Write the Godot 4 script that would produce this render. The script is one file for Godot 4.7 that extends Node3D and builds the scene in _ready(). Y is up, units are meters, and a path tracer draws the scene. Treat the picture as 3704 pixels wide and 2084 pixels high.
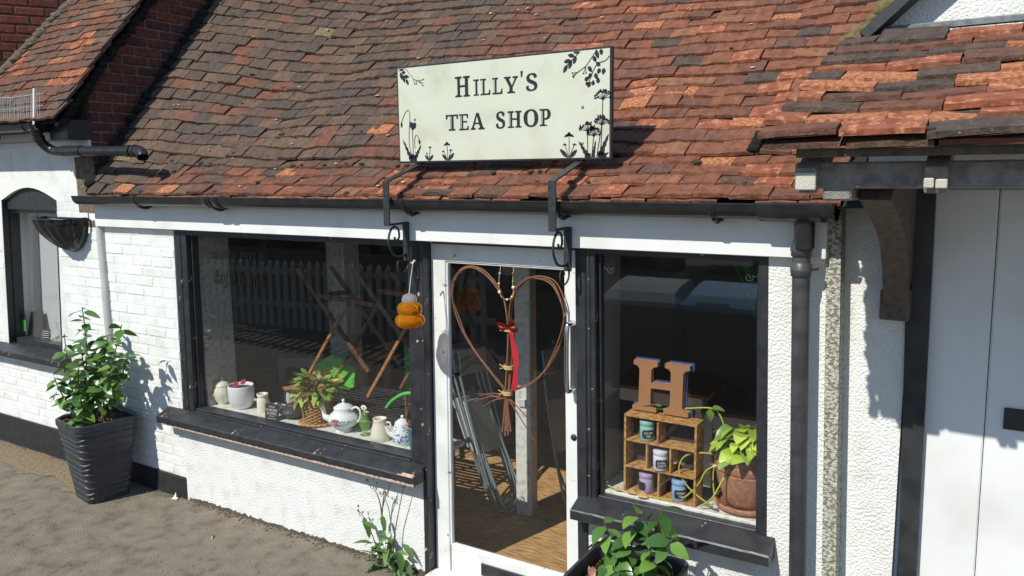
extends Node3D

var M := {}
var rng := RandomNumberGenerator.new()
var wave := FastNoiseLite.new()

# ------------------------------------------------------------------ shapes
func tool() -> SurfaceTool:
	var st := SurfaceTool.new()
	st.begin(Mesh.PRIMITIVE_TRIANGLES)
	st.set_smooth_group(-1)
	return st

func otri(st: SurfaceTool, a: Vector3, b: Vector3, c: Vector3, mid: Vector3) -> void:
	if (b - a).cross(c - a).dot((a + b + c) / 3.0 - mid) > 0.0:
		var s := b
		b = c
		c = s
	for v in [a, b, c]:
		st.add_vertex(v)

func oquad(st: SurfaceTool, a: Vector3, b: Vector3, c: Vector3, d: Vector3, mid: Vector3) -> void:
	if (b - a).cross(c - a).dot((a + b + c + d) / 4.0 - mid) > 0.0:
		var s := b
		b = d
		d = s
	for v in [a, b, c, a, c, d]:
		st.add_vertex(v)

# corners p[0..7]: bit 0 = x, bit 1 = y, bit 2 = z
func hexa(st: SurfaceTool, p: Array) -> void:
	st.set_smooth_group(-1)
	var mid := Vector3.ZERO
	for v in p:
		mid += v / 8.0
	for f in [[6, 7, 5, 4], [3, 2, 0, 1], [7, 3, 1, 5], [2, 6, 4, 0], [2, 3, 7, 6], [4, 5, 1, 0]]:
		oquad(st, p[f[0]], p[f[1]], p[f[2]], p[f[3]], mid)

func box(st: SurfaceTool, x0: float, x1: float, y0: float, y1: float, z0: float, z1: float) -> void:
	var p := []
	for i in 8:
		p.append(Vector3(x1 if i & 1 else x0, y1 if i & 2 else y0, z1 if i & 4 else z0))
	hexa(st, p)

# the old front leans a little: how far each upright is out of plumb
const LEAN := [[-9.0, 0.0], [-3.1, 0.0], [-2.1, 0.039], [0.0, 0.010], [1.0, -0.012], [2.0, -0.030], [9.0, -0.030]]
func fx(x: float, y: float) -> float:
	for i in LEAN.size() - 1:
		if x <= LEAN[i + 1][0]:
			var k: float = lerpf(LEAN[i][1], LEAN[i + 1][1], clampf((x - LEAN[i][0]) / (LEAN[i + 1][0] - LEAN[i][0]), 0, 1))
			return x + k * (y - 1.2)
	return x

func fbox(st: SurfaceTool, x0: float, x1: float, y0: float, y1: float, z0: float, z1: float, bev := 0.0) -> void:
	if bev > 0.0:
		var xm := (x0 + x1) / 2.0
		var ym := (y0 + y1) / 2.0
		var k := (fx(xm, ym + 0.5) - fx(xm, ym - 0.5))
		var b := Basis(Vector3(1, 0, 0), Vector3(k, 1, 0), Vector3(0, 0, 1))
		bbox(st, Vector3(x1 - x0, y1 - y0, z1 - z0), bev, Transform3D(b, Vector3(fx(xm, ym), ym, (z0 + z1) / 2.0)))
		return
	var p := []
	for i in 8:
		var y := y1 if i & 2 else y0
		p.append(Vector3(fx(x1 if i & 1 else x0, y), y, z1 if i & 4 else z0))
	hexa(st, p)

# chamfered box
func bbox(st: SurfaceTool, size: Vector3, b: float, xf := Transform3D()) -> void:
	st.set_smooth_group(-1)
	var h := size / 2.0
	b = minf(b, minf(h.x, minf(h.y, h.z)) * 0.9)
	var v := {}
	for i in 8:
		var s := Vector3(1 if i & 1 else -1, 1 if i & 2 else -1, 1 if i & 4 else -1)
		for a in 3:
			var q := h - Vector3(b, b, b)
			q[a] = h[a]
			v[i * 3 + a] = xf * (s * q)
	var mid := xf.origin
	for a in 3:
		var u := 1 << ((a + 1) % 3)
		var w := 1 << ((a + 2) % 3)
		for s in 2:
			var i := s << a
			oquad(st, v[i * 3 + a], v[(i | u) * 3 + a], v[(i | u | w) * 3 + a], v[(i | w) * 3 + a], mid)
		for s in 4:
			var a1 := (a + 1) % 3
			var a2 := (a + 2) % 3
			var i := ((s & 1) << a1) | ((s >> 1) << a2)
			var j := i | (1 << a)
			oquad(st, v[i * 3 + a1], v[j * 3 + a1], v[j * 3 + a2], v[i * 3 + a2], mid)
	for i in 8:
		otri(st, v[i * 3], v[i * 3 + 1], v[i * 3 + 2], mid)

# box from a to b (its middle line), w wide, t thick, side = direction of the width
func bar(st: SurfaceTool, a: Vector3, b: Vector3, w: float, t: float, side := Vector3(0, 0, 1), bev := 0.0) -> void:
	var y := (b - a).normalized()
	var x := side.cross(y).cross(y).normalized() * -1.0
	x = (side - y * side.dot(y)).normalized()
	var z := x.cross(y)
	bbox(st, Vector3(w, (b - a).length(), t), maxf(bev, 0.0004), Transform3D(Basis(x, y, z), (a + b) / 2.0))

func lathe(st: SurfaceTool, prof: Array, seg: int, xf := Transform3D(), a0 := 0.0, a1 := TAU, smooth := true) -> void:
	st.set_smooth_group(0 if smooth else -1)
	for i in seg:
		var t0 := lerpf(a0, a1, float(i) / seg)
		var t1 := lerpf(a0, a1, float(i + 1) / seg)
		if i == seg - 1 and is_equal_approx(a1 - a0, TAU):
			t1 = a0
		for j in prof.size() - 1:
			var p: Vector2 = prof[j]
			var q: Vector2 = prof[j + 1]
			var a := xf * Vector3(p.x * sin(t0), p.y, p.x * cos(t0))
			var b := xf * Vector3(p.x * sin(t1), p.y, p.x * cos(t1))
			var c := xf * Vector3(q.x * sin(t1), q.y, q.x * cos(t1))
			var d := xf * Vector3(q.x * sin(t0), q.y, q.x * cos(t0))
			if p.x > 0.00001:
				for v in [a, d, b]:
					st.add_vertex(v)
			if q.x > 0.00001:
				for v in [b, d, c]:
					st.add_vertex(v)
	st.set_smooth_group(-1)

func tube(st: SurfaceTool, pts: Array, rad, sides := 8, caps := true) -> void:
	st.set_smooth_group(0)
	var rings := []
	var n := pts.size()
	var dir: Vector3 = (pts[1] - pts[0]).normalized()
	var u := dir.cross(Vector3(0.13, 0.31, 0.94)).normalized()
	for i in n:
		if i > 0:
			var nd: Vector3 = (pts[mini(i + 1, n - 1)] - pts[i - 1]).normalized()
			if nd.length() > 0.5:
				dir = nd
		u = (u - dir * u.dot(dir)).normalized()
		var w := dir.cross(u)
		var r: float = rad[i] if rad is Array else rad
		var ring := []
		for k in sides:
			var a := TAU * k / sides
			ring.append(pts[i] + (u * cos(a) + w * sin(a)) * r)
		rings.append(ring)
	for i in n - 1:
		for k in sides:
			var k2 := (k + 1) % sides
			for v in [rings[i][k], rings[i][k2], rings[i + 1][k], rings[i][k2], rings[i + 1][k2], rings[i + 1][k]]:
				st.add_vertex(v)
	if caps:
		st.set_smooth_group(-1)
		for e in [0, n - 1]:
			for k in range(1, sides - 1):
				otri(st, rings[e][0], rings[e][k], rings[e][k + 1], pts[1 if e == 0 else n - 2])

func spline(ctrl: Array, per := 6) -> Array:
	var out := []
	for i in ctrl.size() - 1:
		var p0: Vector3 = ctrl[maxi(i - 1, 0)]
		var p3: Vector3 = ctrl[mini(i + 2, ctrl.size() - 1)]
		for k in per:
			out.append(ctrl[i].cubic_interpolate(ctrl[i + 1], p0, p3, float(k) / per))
	out.append(ctrl[-1])
	return out

# flat outline in x, y given a thickness along z (front at z = 0)
func extrude(st: SurfaceTool, poly: Array, depth: float, xf := Transform3D()) -> void:
	st.set_smooth_group(-1)
	var pk := PackedVector2Array(poly)
	var idx := Geometry2D.triangulate_polygon(pk)
	for i in range(0, idx.size(), 3):
		var a := Vector3(pk[idx[i]].x, pk[idx[i]].y, 0)
		var b := Vector3(pk[idx[i + 1]].x, pk[idx[i + 1]].y, 0)
		var c := Vector3(pk[idx[i + 2]].x, pk[idx[i + 2]].y, 0)
		if (b - a).cross(c - a).z > 0:
			var s := b
			b = c
			c = s
		for v in [a, b, c]:
			st.add_vertex(xf * v)
		if depth > 0:
			for v in [a, c, b]:
				st.add_vertex(xf * (v - Vector3(0, 0, depth)))
	if depth > 0:
		var cw := Geometry2D.is_polygon_clockwise(pk)
		for i in pk.size():
			var p := pk[i]
			var q := pk[(i + 1) % pk.size()]
			var a := xf * Vector3(p.x, p.y, 0)
			var b := xf * Vector3(q.x, q.y, 0)
			var c := xf * Vector3(q.x, q.y, -depth)
			var d := xf * Vector3(p.x, p.y, -depth)
			for v in ([a, b, c, a, c, d] if not cw else [a, c, b, a, d, c]):
				st.add_vertex(v)

func ball(st: SurfaceTool, c: Vector3, r: Vector3, seg := 10, rings := 6, rough := 0.0) -> void:
	st.set_smooth_group(0)
	var g := []
	for i in rings + 1:
		var row := []
		var t := PI * i / rings
		for k in seg:
			var a := TAU * k / seg
			var d := Vector3(sin(t) * cos(a), cos(t), sin(t) * sin(a))
			var s := 1.0
			if rough > 0 and i > 0 and i < rings:
				s += rng.randf_range(-rough, rough)
			row.append(c + d * r * s)
		g.append(row)
	for i in rings:
		for k in seg:
			var k2 := (k + 1) % seg
			if i < rings - 1:
				for v in [g[i][k], g[i + 1][k2], g[i + 1][k]]:
					st.add_vertex(v)
			if i > 0:
				for v in [g[i][k], g[i][k2], g[i + 1][k2]]:
					st.add_vertex(v)
	st.set_smooth_group(-1)

# a leaf blade of length 1 along x, w wide along z, folded along its midrib and curled at the tip
func leaf_shape(w: float, fold := 0.25, curl := 0.2, point := 1.0, seg := 4) -> ArrayMesh:
	var st := tool()
	st.set_smooth_group(0)
	var mid := []
	var lft := []
	var rgt := []
	for i in seg + 1:
		var t := float(i) / seg
		var hw: float = w * 0.5 * pow(sin(PI * pow(t, 0.8 * point)), 0.8) if i > 0 and i < seg else 0.0
		var y := -curl * t * t
		mid.append(Vector3(t, y, 0))
		lft.append(Vector3(t - 0.03, y + hw * fold, hw))
		rgt.append(Vector3(t - 0.03, y + hw * fold, -hw))
	for i in seg:
		for s in 2:
			var e: Array = lft if s == 0 else rgt
			var q := [mid[i], e[i], e[i + 1], mid[i + 1]]
			var order := [0, 1, 2, 0, 2, 3] if s == 1 else [0, 2, 1, 0, 3, 2]
			for k in order:
				st.add_vertex(q[k])
	st.generate_normals()
	return st.commit()

# ------------------------------------------------------------------ nodes
func put(parent: Node, called: String, st: SurfaceTool, m: Material) -> MeshInstance3D:
	st.generate_normals()
	var o := MeshInstance3D.new()
	o.mesh = st.commit()
	o.name = called
	o.set_surface_override_material(0, m)
	parent.add_child(o, true)
	return o

func inst(parent: Node, called: String, mesh: Mesh, m: Material, xf: Transform3D) -> MeshInstance3D:
	var o := MeshInstance3D.new()
	o.mesh = mesh
	o.name = called
	o.material_override = m
	o.transform = xf
	parent.add_child(o, true)
	return o

var taken := {}
func numbered(called: String) -> String:
	var n: int = taken.get(called, -1) + 1
	taken[called] = n
	return called if n == 0 else "%s_%03d" % [called, n]

func thing(called: String, label: String, category: String, at := Vector3.ZERO, turn := 0.0, group := "") -> Node3D:
	var o := Node3D.new()
	o.name = numbered(called)
	o.position = at
	o.rotation.y = turn
	o.set_meta("label", label)
	o.set_meta("category", category)
	if group != "":
		o.set_meta("group", group)
	add_child(o, true)
	return o

func letters(parent: Node, called: String, what: String, m: Material, c: Vector3, w: float, h: float, font := "Droid Serif", b := Basis(), depth := 0.001, italic := false, weight := 400) -> MeshInstance3D:
	var f := SystemFont.new()
	f.font_names = PackedStringArray([font])
	f.font_italic = italic
	f.font_weight = weight
	var t := TextMesh.new()
	t.text = what
	t.font = f
	t.font_size = 64
	t.pixel_size = 0.01
	t.depth = 0.05
	t.curve_step = 1.0
	var bb := t.get_aabb()
	var sc := Vector3(w / bb.size.x, h / bb.size.y, depth / 0.05)
	var basis := b * Basis.from_scale(sc)
	return inst(parent, called, t, m, Transform3D(basis, c - basis * bb.get_center()))

# ------------------------------------------------------------------ materials
func noise_picture(freq: float, oct: int, ramp: Array, kind := FastNoiseLite.TYPE_SIMPLEX_SMOOTH, sd := 1, size := 512, gain := 0.5) -> NoiseTexture2D:
	var n := FastNoiseLite.new()
	n.noise_type = kind
	n.frequency = freq
	n.seed = sd
	n.fractal_octaves = oct
	n.fractal_gain = gain
	if kind == FastNoiseLite.TYPE_CELLULAR:
		n.cellular_return_type = FastNoiseLite.RETURN_DISTANCE
	var t := NoiseTexture2D.new()
	t.width = size
	t.height = size
	t.seamless = true
	t.noise = n
	var g := Gradient.new()
	var offs := PackedFloat32Array()
	var cols := PackedColorArray()
	for r in ramp:
		offs.append(r[0])
		cols.append(r[1] if r[1] is Color else Color(r[1], r[1], r[1]))
	g.offsets = offs
	g.colors = cols
	t.color_ramp = g
	return t

func paint(r: float, g: float, b: float, rough := 0.8, spec := 0.5) -> StandardMaterial3D:
	var m := StandardMaterial3D.new()
	m.albedo_color = Color(r, g, b).linear_to_srgb()
	m.roughness = rough
	m.metallic_specular = spec
	return m

func worn(m: StandardMaterial3D, tex: Texture2D, scale: float, bump: Texture2D = null, cm := 0.0) -> StandardMaterial3D:
	m.uv1_triplanar = true
	m.uv1_world_triplanar = true
	m.uv1_scale = Vector3(scale, scale, scale)
	if tex:
		m.albedo_texture = tex
	if bump:
		m.heightmap_enabled = true
		m.heightmap_texture = bump
		m.heightmap_scale = cm
	return m

func spots(m: StandardMaterial3D, over: Texture2D, mask: Texture2D) -> StandardMaterial3D:
	m.detail_enabled = true
	m.detail_blend_mode = BaseMaterial3D.BLEND_MODE_MIX
	m.detail_albedo = over
	m.detail_mask = mask
	return m

func glassy(r: float, g: float, b: float, alpha: float) -> StandardMaterial3D:
	var m := paint(r, g, b, 0.02)
	m.albedo_color.a = alpha
	m.transparency = BaseMaterial3D.TRANSPARENCY_ALPHA
	return m

func make_materials() -> void:
	var fine := noise_picture(0.03, 4, [[0.0, 0.70], [0.5, 0.92], [1.0, 1.0]], FastNoiseLite.TYPE_SIMPLEX_SMOOTH, 3)
	var broad := noise_picture(0.012, 5, [[0.2, 0.78], [0.5, 0.93], [0.8, 1.0]], FastNoiseLite.TYPE_SIMPLEX_SMOOTH, 5)
	var grain := noise_picture(0.06, 4, [[0.2, 0.0], [0.8, 1.0]], FastNoiseLite.TYPE_SIMPLEX_SMOOTH, 7, 1024)
	var lumps := noise_picture(0.022, 4, [[0.25, 0.0], [0.75, 1.0]], FastNoiseLite.TYPE_SIMPLEX_SMOOTH, 9)
	var dash := noise_picture(0.05, 3, [[0.15, 0.0], [0.85, 1.0]], FastNoiseLite.TYPE_SIMPLEX_SMOOTH, 11, 1024)
	var wallmark := noise_picture(0.008, 5, [[0.0, Color(0.91, 0.91, 0.885)], [0.42, Color(0.975, 0.975, 0.96)], [1.0, Color(1, 1, 1)]], FastNoiseLite.TYPE_SIMPLEX_SMOOTH, 13)
	var wallmark2 := noise_picture(0.03, 5, [[0.22, Color(0.86, 0.85, 0.82)], [0.40, Color(0.97, 0.97, 0.95)], [1.0, Color(1, 1, 1)]], FastNoiseLite.TYPE_SIMPLEX_SMOOTH, 15)
	var speck := noise_picture(0.035, 4, [[0.76, 0.0], [0.86, 0.8]], FastNoiseLite.TYPE_SIMPLEX_SMOOTH, 17)
	var patch := noise_picture(0.014, 4, [[0.66, 0.0], [0.80, 0.7]], FastNoiseLite.TYPE_SIMPLEX_SMOOTH, 19)
	var chips2 := noise_picture(0.03, 5, [[0.84, 0.0], [0.86, 0.8]], FastNoiseLite.TYPE_SIMPLEX_SMOOTH, 37)
	var flake := noise_picture(0.045, 3, [[0.25, Color(0.62, 0.40, 0.30)], [0.5, Color(0.80, 0.54, 0.38)], [0.8, Color(0.97, 0.74, 0.54)]], FastNoiseLite.TYPE_SIMPLEX_SMOOTH, 21)
	var lichen := noise_picture(0.05, 3, [[0.3, Color(0.30, 0.27, 0.20)], [0.6, Color(0.72, 0.68, 0.58)], [0.9, Color(0.86, 0.82, 0.72)]], FastNoiseLite.TYPE_SIMPLEX_SMOOTH, 23)
	var dark := noise_picture(0.03, 3, [[0.0, Color(0.26, 0.17, 0.14)], [1.0, Color(0.40, 0.27, 0.22)]], FastNoiseLite.TYPE_SIMPLEX_SMOOTH, 25)
	# white paint and renders
	M.white = worn(paint(0.80, 0.81, 0.81, 0.55), wallmark, 0.6, grain, 0.02)
	M.white_chip = spots(worn(paint(0.80, 0.81, 0.80, 0.5), wallmark, 0.9, grain, 0.02), lichen, chips2)
	M.white_brick = worn(paint(0.80, 0.81, 0.80, 0.75), wallmark, 0.8, lumps, 0.15)
	M.white_joint = worn(paint(0.76, 0.77, 0.76, 0.85), wallmark, 0.8, grain, 0.2)
	M.render = worn(paint(0.80, 0.81, 0.80, 0.85), wallmark, 0.9, dash, 0.30)
	M.render.uv1_scale = Vector3(1.35, 1.35, 1.35)
	M.pebble = worn(paint(0.79, 0.79, 0.77, 0.9), wallmark, 1.15, dash, 0.36)
	M.old_render = worn(paint(0.62, 0.61, 0.56, 0.9), noise_picture(0.05, 4, [[0.3, Color(0.60, 0.59, 0.54)], [0.55, Color(0.9, 0.9, 0.86)], [1.0, Color(1, 1, 1)]], FastNoiseLite.TYPE_SIMPLEX_SMOOTH, 31), 1.6, dash, 0.4)
	M.door_white = worn(paint(0.80, 0.81, 0.82, 0.4), wallmark, 0.35)
	M.trim_grey = worn(paint(0.50, 0.52, 0.52, 0.7), wallmark, 0.8, grain, 0.08)
	# black paint
	var chips := noise_picture(0.02, 5, [[0.835, 0.0], [0.85, 1.0]], FastNoiseLite.TYPE_SIMPLEX_SMOOTH, 33)
	var wood_bare := noise_picture(0.03, 3, [[0.2, Color(0.62, 0.48, 0.40)], [0.8, Color(0.86, 0.72, 0.62)]], FastNoiseLite.TYPE_SIMPLEX_SMOOTH, 35)
	M.black = spots(worn(paint(0.030, 0.032, 0.036, 0.42), broad, 1.3, grain, 0.04), wood_bare, chips)
	M.black_smooth = worn(paint(0.036, 0.038, 0.042, 0.35), broad, 1.1)
	M.peel = worn(paint(0.66, 0.45, 0.35, 0.8), broad, 5.0, grain, 0.08)
	M.plastic_black = worn(paint(0.026, 0.027, 0.029, 0.30), broad, 1.4)
	M.pipe = worn(paint(0.075, 0.078, 0.082, 0.42), broad, 1.4)
	M.iron = worn(paint(0.03, 0.034, 0.034, 0.5), broad, 3.0, grain, 0.05)
	M.tar = worn(paint(0.030, 0.030, 0.031, 0.75), broad, 2.0, dash, 0.8)
	M.end_paint = worn(paint(0.58, 0.56, 0.48, 0.85), wallmark, 2.0, grain, 0.1)
	M.old_beam = worn(paint(0.30, 0.275, 0.245, 0.85), broad, 2.0, grain, 0.25)
	M.brace = worn(paint(0.155, 0.12, 0.095, 0.85), broad, 3.0, grain, 0.25)
	M.planter = worn(paint(0.046, 0.052, 0.060, 0.45), broad, 3.0, grain, 0.05)
	M.bag = paint(0.016, 0.018, 0.021, 0.28)
	# roof tiles: red at the right, dark and brown towards the left
	var bumps := noise_picture(0.03, 4, [[0.2, 0.0], [0.8, 1.0]], FastNoiseLite.TYPE_SIMPLEX_SMOOTH, 41)
	var tones := {
		"tile_red": [0.240, 0.092, 0.050], "tile_orange": [0.290, 0.125, 0.066], "tile_rust": [0.188, 0.080, 0.050], "tile_plum": [0.145, 0.072, 0.048],
		"tile_brown": [0.150, 0.092, 0.060], "tile_dark": [0.114, 0.074, 0.053], "tile_slate": [0.094, 0.068, 0.053]}
	for k in tones:
		var c: Array = tones[k]
		M[k] = worn(paint(c[0], c[1], c[2], 0.85, 0.4), broad, 2.3, bumps, 0.34)
		spots(M[k], dark if k in ["tile_red", "tile_orange", "tile_rust"] else lichen, patch if k in ["tile_red", "tile_orange", "tile_rust"] else speck)
	M.tile_flaked = worn(paint(0.60, 0.52, 0.50, 0.9, 0.4), flake, 1.8, lumps, 0.3)
	M.tile_lichen = worn(paint(0.62, 0.56, 0.44, 0.9, 0.4), lichen, 4.0, lumps, 0.4)
	M.tile_warm = spots(worn(paint(0.30, 0.098, 0.05, 0.85, 0.4), broad, 2.0, bumps, 0.25), flake, noise_picture(0.014, 4, [[0.58, 0.0], [0.76, 0.65]], FastNoiseLite.TYPE_SIMPLEX_SMOOTH, 43))
	M.felt = paint(0.020, 0.017, 0.015, 0.95)
	M.moss = worn(paint(0.105, 0.092, 0.05, 0.95), broad, 8.0, dash, 0.4)
	M.moss_dark = worn(paint(0.025, 0.024, 0.018, 0.95), broad, 6.0, dash, 1.5)
	M.lichen_gold = worn(paint(0.50, 0.38, 0.15, 0.95), broad, 6.0, dash, 1.5)
	M.mortar = worn(paint(0.30, 0.25, 0.18, 0.95), broad, 4.0, dash, 1.5)
	M.lead = worn(paint(0.20, 0.22, 0.23, 0.6), broad, 3.0)
	for k in 3:
		M["brick_%d" % k] = worn(paint([0.15, 0.19, 0.11][k], [0.045, 0.055, 0.042][k], [0.030, 0.035, 0.034][k], 0.9, 0.4), broad, 3.0, lumps, 0.2)
	M.brick_joint = worn(paint(0.22, 0.17, 0.12, 0.95), broad, 3.0, dash, 0.3)
	# ground
	var tarmac := noise_picture(0.016, 6, [[0.12, Color(0.72, 0.66, 0.60)], [0.42, Color(0.83, 0.80, 0.76)], [0.66, Color(0.88, 0.84, 0.78)], [0.92, Color(0.97, 0.90, 0.80)]], FastNoiseLite.TYPE_SIMPLEX_SMOOTH, 51, 1024, 0.6)
	M.tarmac = worn(paint(0.285, 0.268, 0.240, 0.95, 0.3), tarmac, 0.30, noise_picture(0.11, 4, [[0.2, 0.0], [0.8, 1.0]], FastNoiseLite.TYPE_SIMPLEX_SMOOTH, 53, 2048, 0.6), 0.32)
	M.sand = worn(paint(0.39, 0.33, 0.235, 0.95, 0.3), tarmac, 1.5, dash, 0.6)
	# inside
	M.glass = glassy(0.05, 0.05, 0.05, 0.035)
	M.lining = paint(0.50, 0.52, 0.52, 0.7)
	M.fence_grey = paint(0.38, 0.39, 0.37, 0.8)
	M.hedge = worn(paint(0.025, 0.045, 0.016, 0.9), broad, 3.0, dash, 3.0)
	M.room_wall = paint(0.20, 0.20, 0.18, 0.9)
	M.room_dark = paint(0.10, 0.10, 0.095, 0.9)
	M.reveal = worn(paint(0.42, 0.43, 0.40, 0.8), wallmark2, 1.4, lumps, 0.3)
	M.board_white = worn(paint(0.78, 0.78, 0.74, 0.45), wallmark2, 1.2)
	var plank := noise_picture(0.02, 5, [[0.2, Color(0.74, 0.60, 0.46)], [0.5, Color(0.90, 0.80, 0.66)], [0.85, Color(1.0, 0.93, 0.80)]], FastNoiseLite.TYPE_SIMPLEX_SMOOTH, 61)
	M.floorwood = worn(paint(0.62, 0.47, 0.29, 0.7), plank, 1.5)
	M.floorwood.uv1_scale = Vector3(0.8, 3.0, 5.0)
	M.pillar = worn(paint(0.78, 0.79, 0.76, 0.5), wallmark2, 0.9)
	M.pine = worn(paint(0.50, 0.30, 0.15, 0.55), plank, 4.0)
	M.darkpine = worn(paint(0.20, 0.115, 0.065, 0.55), plank, 4.0)
	M.table_top = worn(paint(0.22, 0.14, 0.09, 0.4), plank, 2.5)
	M.furniture_white = paint(0.62, 0.62, 0.59, 0.5)
	M.green_plastic = paint(0.10, 0.55, 0.07, 0.3)
	M.slats = paint(0.012, 0.013, 0.015, 0.45)
	M.steel = paint(0.30, 0.37, 0.38, 0.3)
	M.steel.metallic = 0.6
	M.cubby = worn(paint(0.60, 0.42, 0.21, 0.7), plank, 2.4, grain, 0.05)
	# small wares
	M.cream = paint(0.78, 0.74, 0.58, 0.25)
	M.china = paint(0.80, 0.83, 0.81, 0.12)
	M.white_glaze = paint(0.78, 0.78, 0.77, 0.3)
	M.cast_iron = paint(0.040, 0.042, 0.046, 0.5)
	M.wicker = worn(paint(0.58, 0.38, 0.20, 0.7), plank, 9.0)
	M.wicker_pale = worn(paint(0.68, 0.50, 0.30, 0.7), plank, 9.0)
	M.terracotta = worn(paint(0.62, 0.30, 0.175, 0.85), broad, 5.0, grain, 0.25)
	M.soil = worn(paint(0.035, 0.022, 0.014, 0.95), broad, 8.0, dash, 1.0)
	M.bark = worn(paint(0.22, 0.10, 0.05, 0.9), broad, 8.0)
	M.teal = worn(paint(0.04, 0.25, 0.29, 0.35), broad, 6.0)
	M.green_glass = glassy(0.22, 0.50, 0.05, 0.38)
	M.amber = glassy(0.95, 0.36, 0.008, 0.05)
	M.amber.albedo_color = Color(1.0, 0.72, 0.14, 0.17)
	M.amber.refraction_enabled = true
	M.amber.refraction_scale = 0.02
	M.clear = glassy(0.7, 0.72, 0.72, 0.25)
	M.rose = paint(0.42, 0.03, 0.09, 0.4)
	M.pink = paint(0.65, 0.25, 0.25, 0.4)
	M.red_petal = paint(0.60, 0.03, 0.06, 0.5)
	M.yellow = paint(0.75, 0.48, 0.03, 0.4)
	M.blue = paint(0.10, 0.17, 0.45, 0.4)
	M.gilt = paint(0.50, 0.36, 0.10, 0.35)
	M.leafprint = paint(0.10, 0.20, 0.12, 0.4)
	M.ribbon = paint(0.42, 0.012, 0.02, 0.6)
	M.vine = worn(paint(0.26, 0.11, 0.06, 0.55), broad, 8.0, grain, 0.1)
	M.raffia = paint(0.55, 0.36, 0.16, 0.8)
	M.bead_blue = paint(0.10, 0.35, 0.42, 0.2)
	M.bead_white = paint(0.72, 0.66, 0.55, 0.3)
	M.chrome = paint(0.62, 0.63, 0.64, 0.22)
	M.chrome.metallic = 1.0
	M.chalk = paint(0.72, 0.74, 0.72, 0.8)
	M.etched = paint(0.10, 0.11, 0.10, 0.8)
	M.label_black = paint(0.015, 0.015, 0.016, 0.6)
	M.window_ink = paint(0.014, 0.014, 0.014, 0.9, 0.1)
	M.sign_cream = worn(paint(0.62, 0.64, 0.525, 0.42), wallmark, 0.9)
	M.ink = paint(0.016, 0.017, 0.020, 0.4)
	# leaves
	var g := {"leaf": [0.045, 0.108, 0.024, 0.26], "leaf_mid": [0.075, 0.165, 0.034, 0.28], "leaf_young": [0.15, 0.27, 0.05, 0.30], "leaf_lime": [0.40, 0.52, 0.08, 0.4],
		"leaf_olive": [0.19, 0.19, 0.045, 0.5], "leaf_brown": [0.22, 0.13, 0.05, 0.6], "leaf_weed": [0.10, 0.17, 0.055, 0.6], "leaf_red": [0.28, 0.09, 0.06, 0.4], "leaf_jade": [0.10, 0.18, 0.05, 0.4]}
	for k in g:
		var c: Array = g[k]
		M[k] = paint(c[0], c[1], c[2], c[3])
		M[k].backlight_enabled = true
		M[k].backlight = Color(c[0] * 1.4, c[1] * 1.4, c[2]).linear_to_srgb() * 0.6
	M.stem = paint(0.10, 0.075, 0.04, 0.7)
	M.stem_green = paint(0.14, 0.17, 0.06, 0.6)
	M.stem_lime = paint(0.42, 0.44, 0.08, 0.5)
	M.stem_red = paint(0.26, 0.12, 0.06, 0.6)

func _ready() -> void:
	rng.seed = 20240
	wave.seed = 4
	wave.frequency = 0.35
	# camera, sky, sun, exposure
	var cam := Camera3D.new()
	cam.name = "camera"
	cam.fov = 39.83
	cam.far = 400.0
	cam.near = 0.05
	cam.transform = Transform3D(Basis(Vector3(0.85147, -0.01187, -0.52427), Vector3(-0.06671, 0.98917, -0.13074), Vector3(0.52014, 0.14629, 0.84146)), Vector3(2.7204, 2.3964, 3.5214))
	add_child(cam)
	cam.current = true
	var sky_mat := ProceduralSkyMaterial.new()
	sky_mat.sky_top_color = Color(0.37, 0.50, 0.67)
	sky_mat.sky_horizon_color = Color(0.70, 0.77, 0.80)
	sky_mat.sky_curve = 0.12
	sky_mat.ground_bottom_color = Color(0.20, 0.19, 0.17)
	sky_mat.ground_horizon_color = Color(0.50, 0.52, 0.52)
	sky_mat.sun_angle_max = 1.0
	var env := Environment.new()
	env.background_mode = Environment.BG_SKY
	env.sky = Sky.new()
	env.sky.sky_material = sky_mat
	env.background_energy_multiplier = 1.55
	env.ambient_light_source = Environment.AMBIENT_SOURCE_SKY
	env.tonemap_mode = Environment.TONE_MAPPER_LINEAR
	env.tonemap_exposure = 1.03
	env.sdfgi_enabled = true
	env.ssao_enabled = true
	env.ssil_enabled = true
	var we := WorldEnvironment.new()
	we.name = "world_environment"
	we.environment = env
	add_child(we)
	var sun := DirectionalLight3D.new()
	sun.name = "sun"
	sun.light_color = Color(1.0, 0.985, 0.945)
	sun.light_energy = 1.5
	sun.light_angular_distance = 0.5
	sun.shadow_enabled = true
	sun.basis = Basis.looking_at(Vector3(0.24, -1.0, -0.95).normalized(), Vector3.UP)
	add_child(sun)
	make_materials()
	make_tile_shapes()
	build_ground()
	build_tea_shop()
	build_left_house()
	build_brick_house()
	build_right_house()
	build_inside()
	build_sign()
	build_front_things()
	build_left_window_things()
	build_right_window_things()
	build_plants()
	build_over_the_road()

# ------------------------------------------------------------------ roof tiles
var tile_mesh := []
var wide_tile_mesh := []

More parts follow.
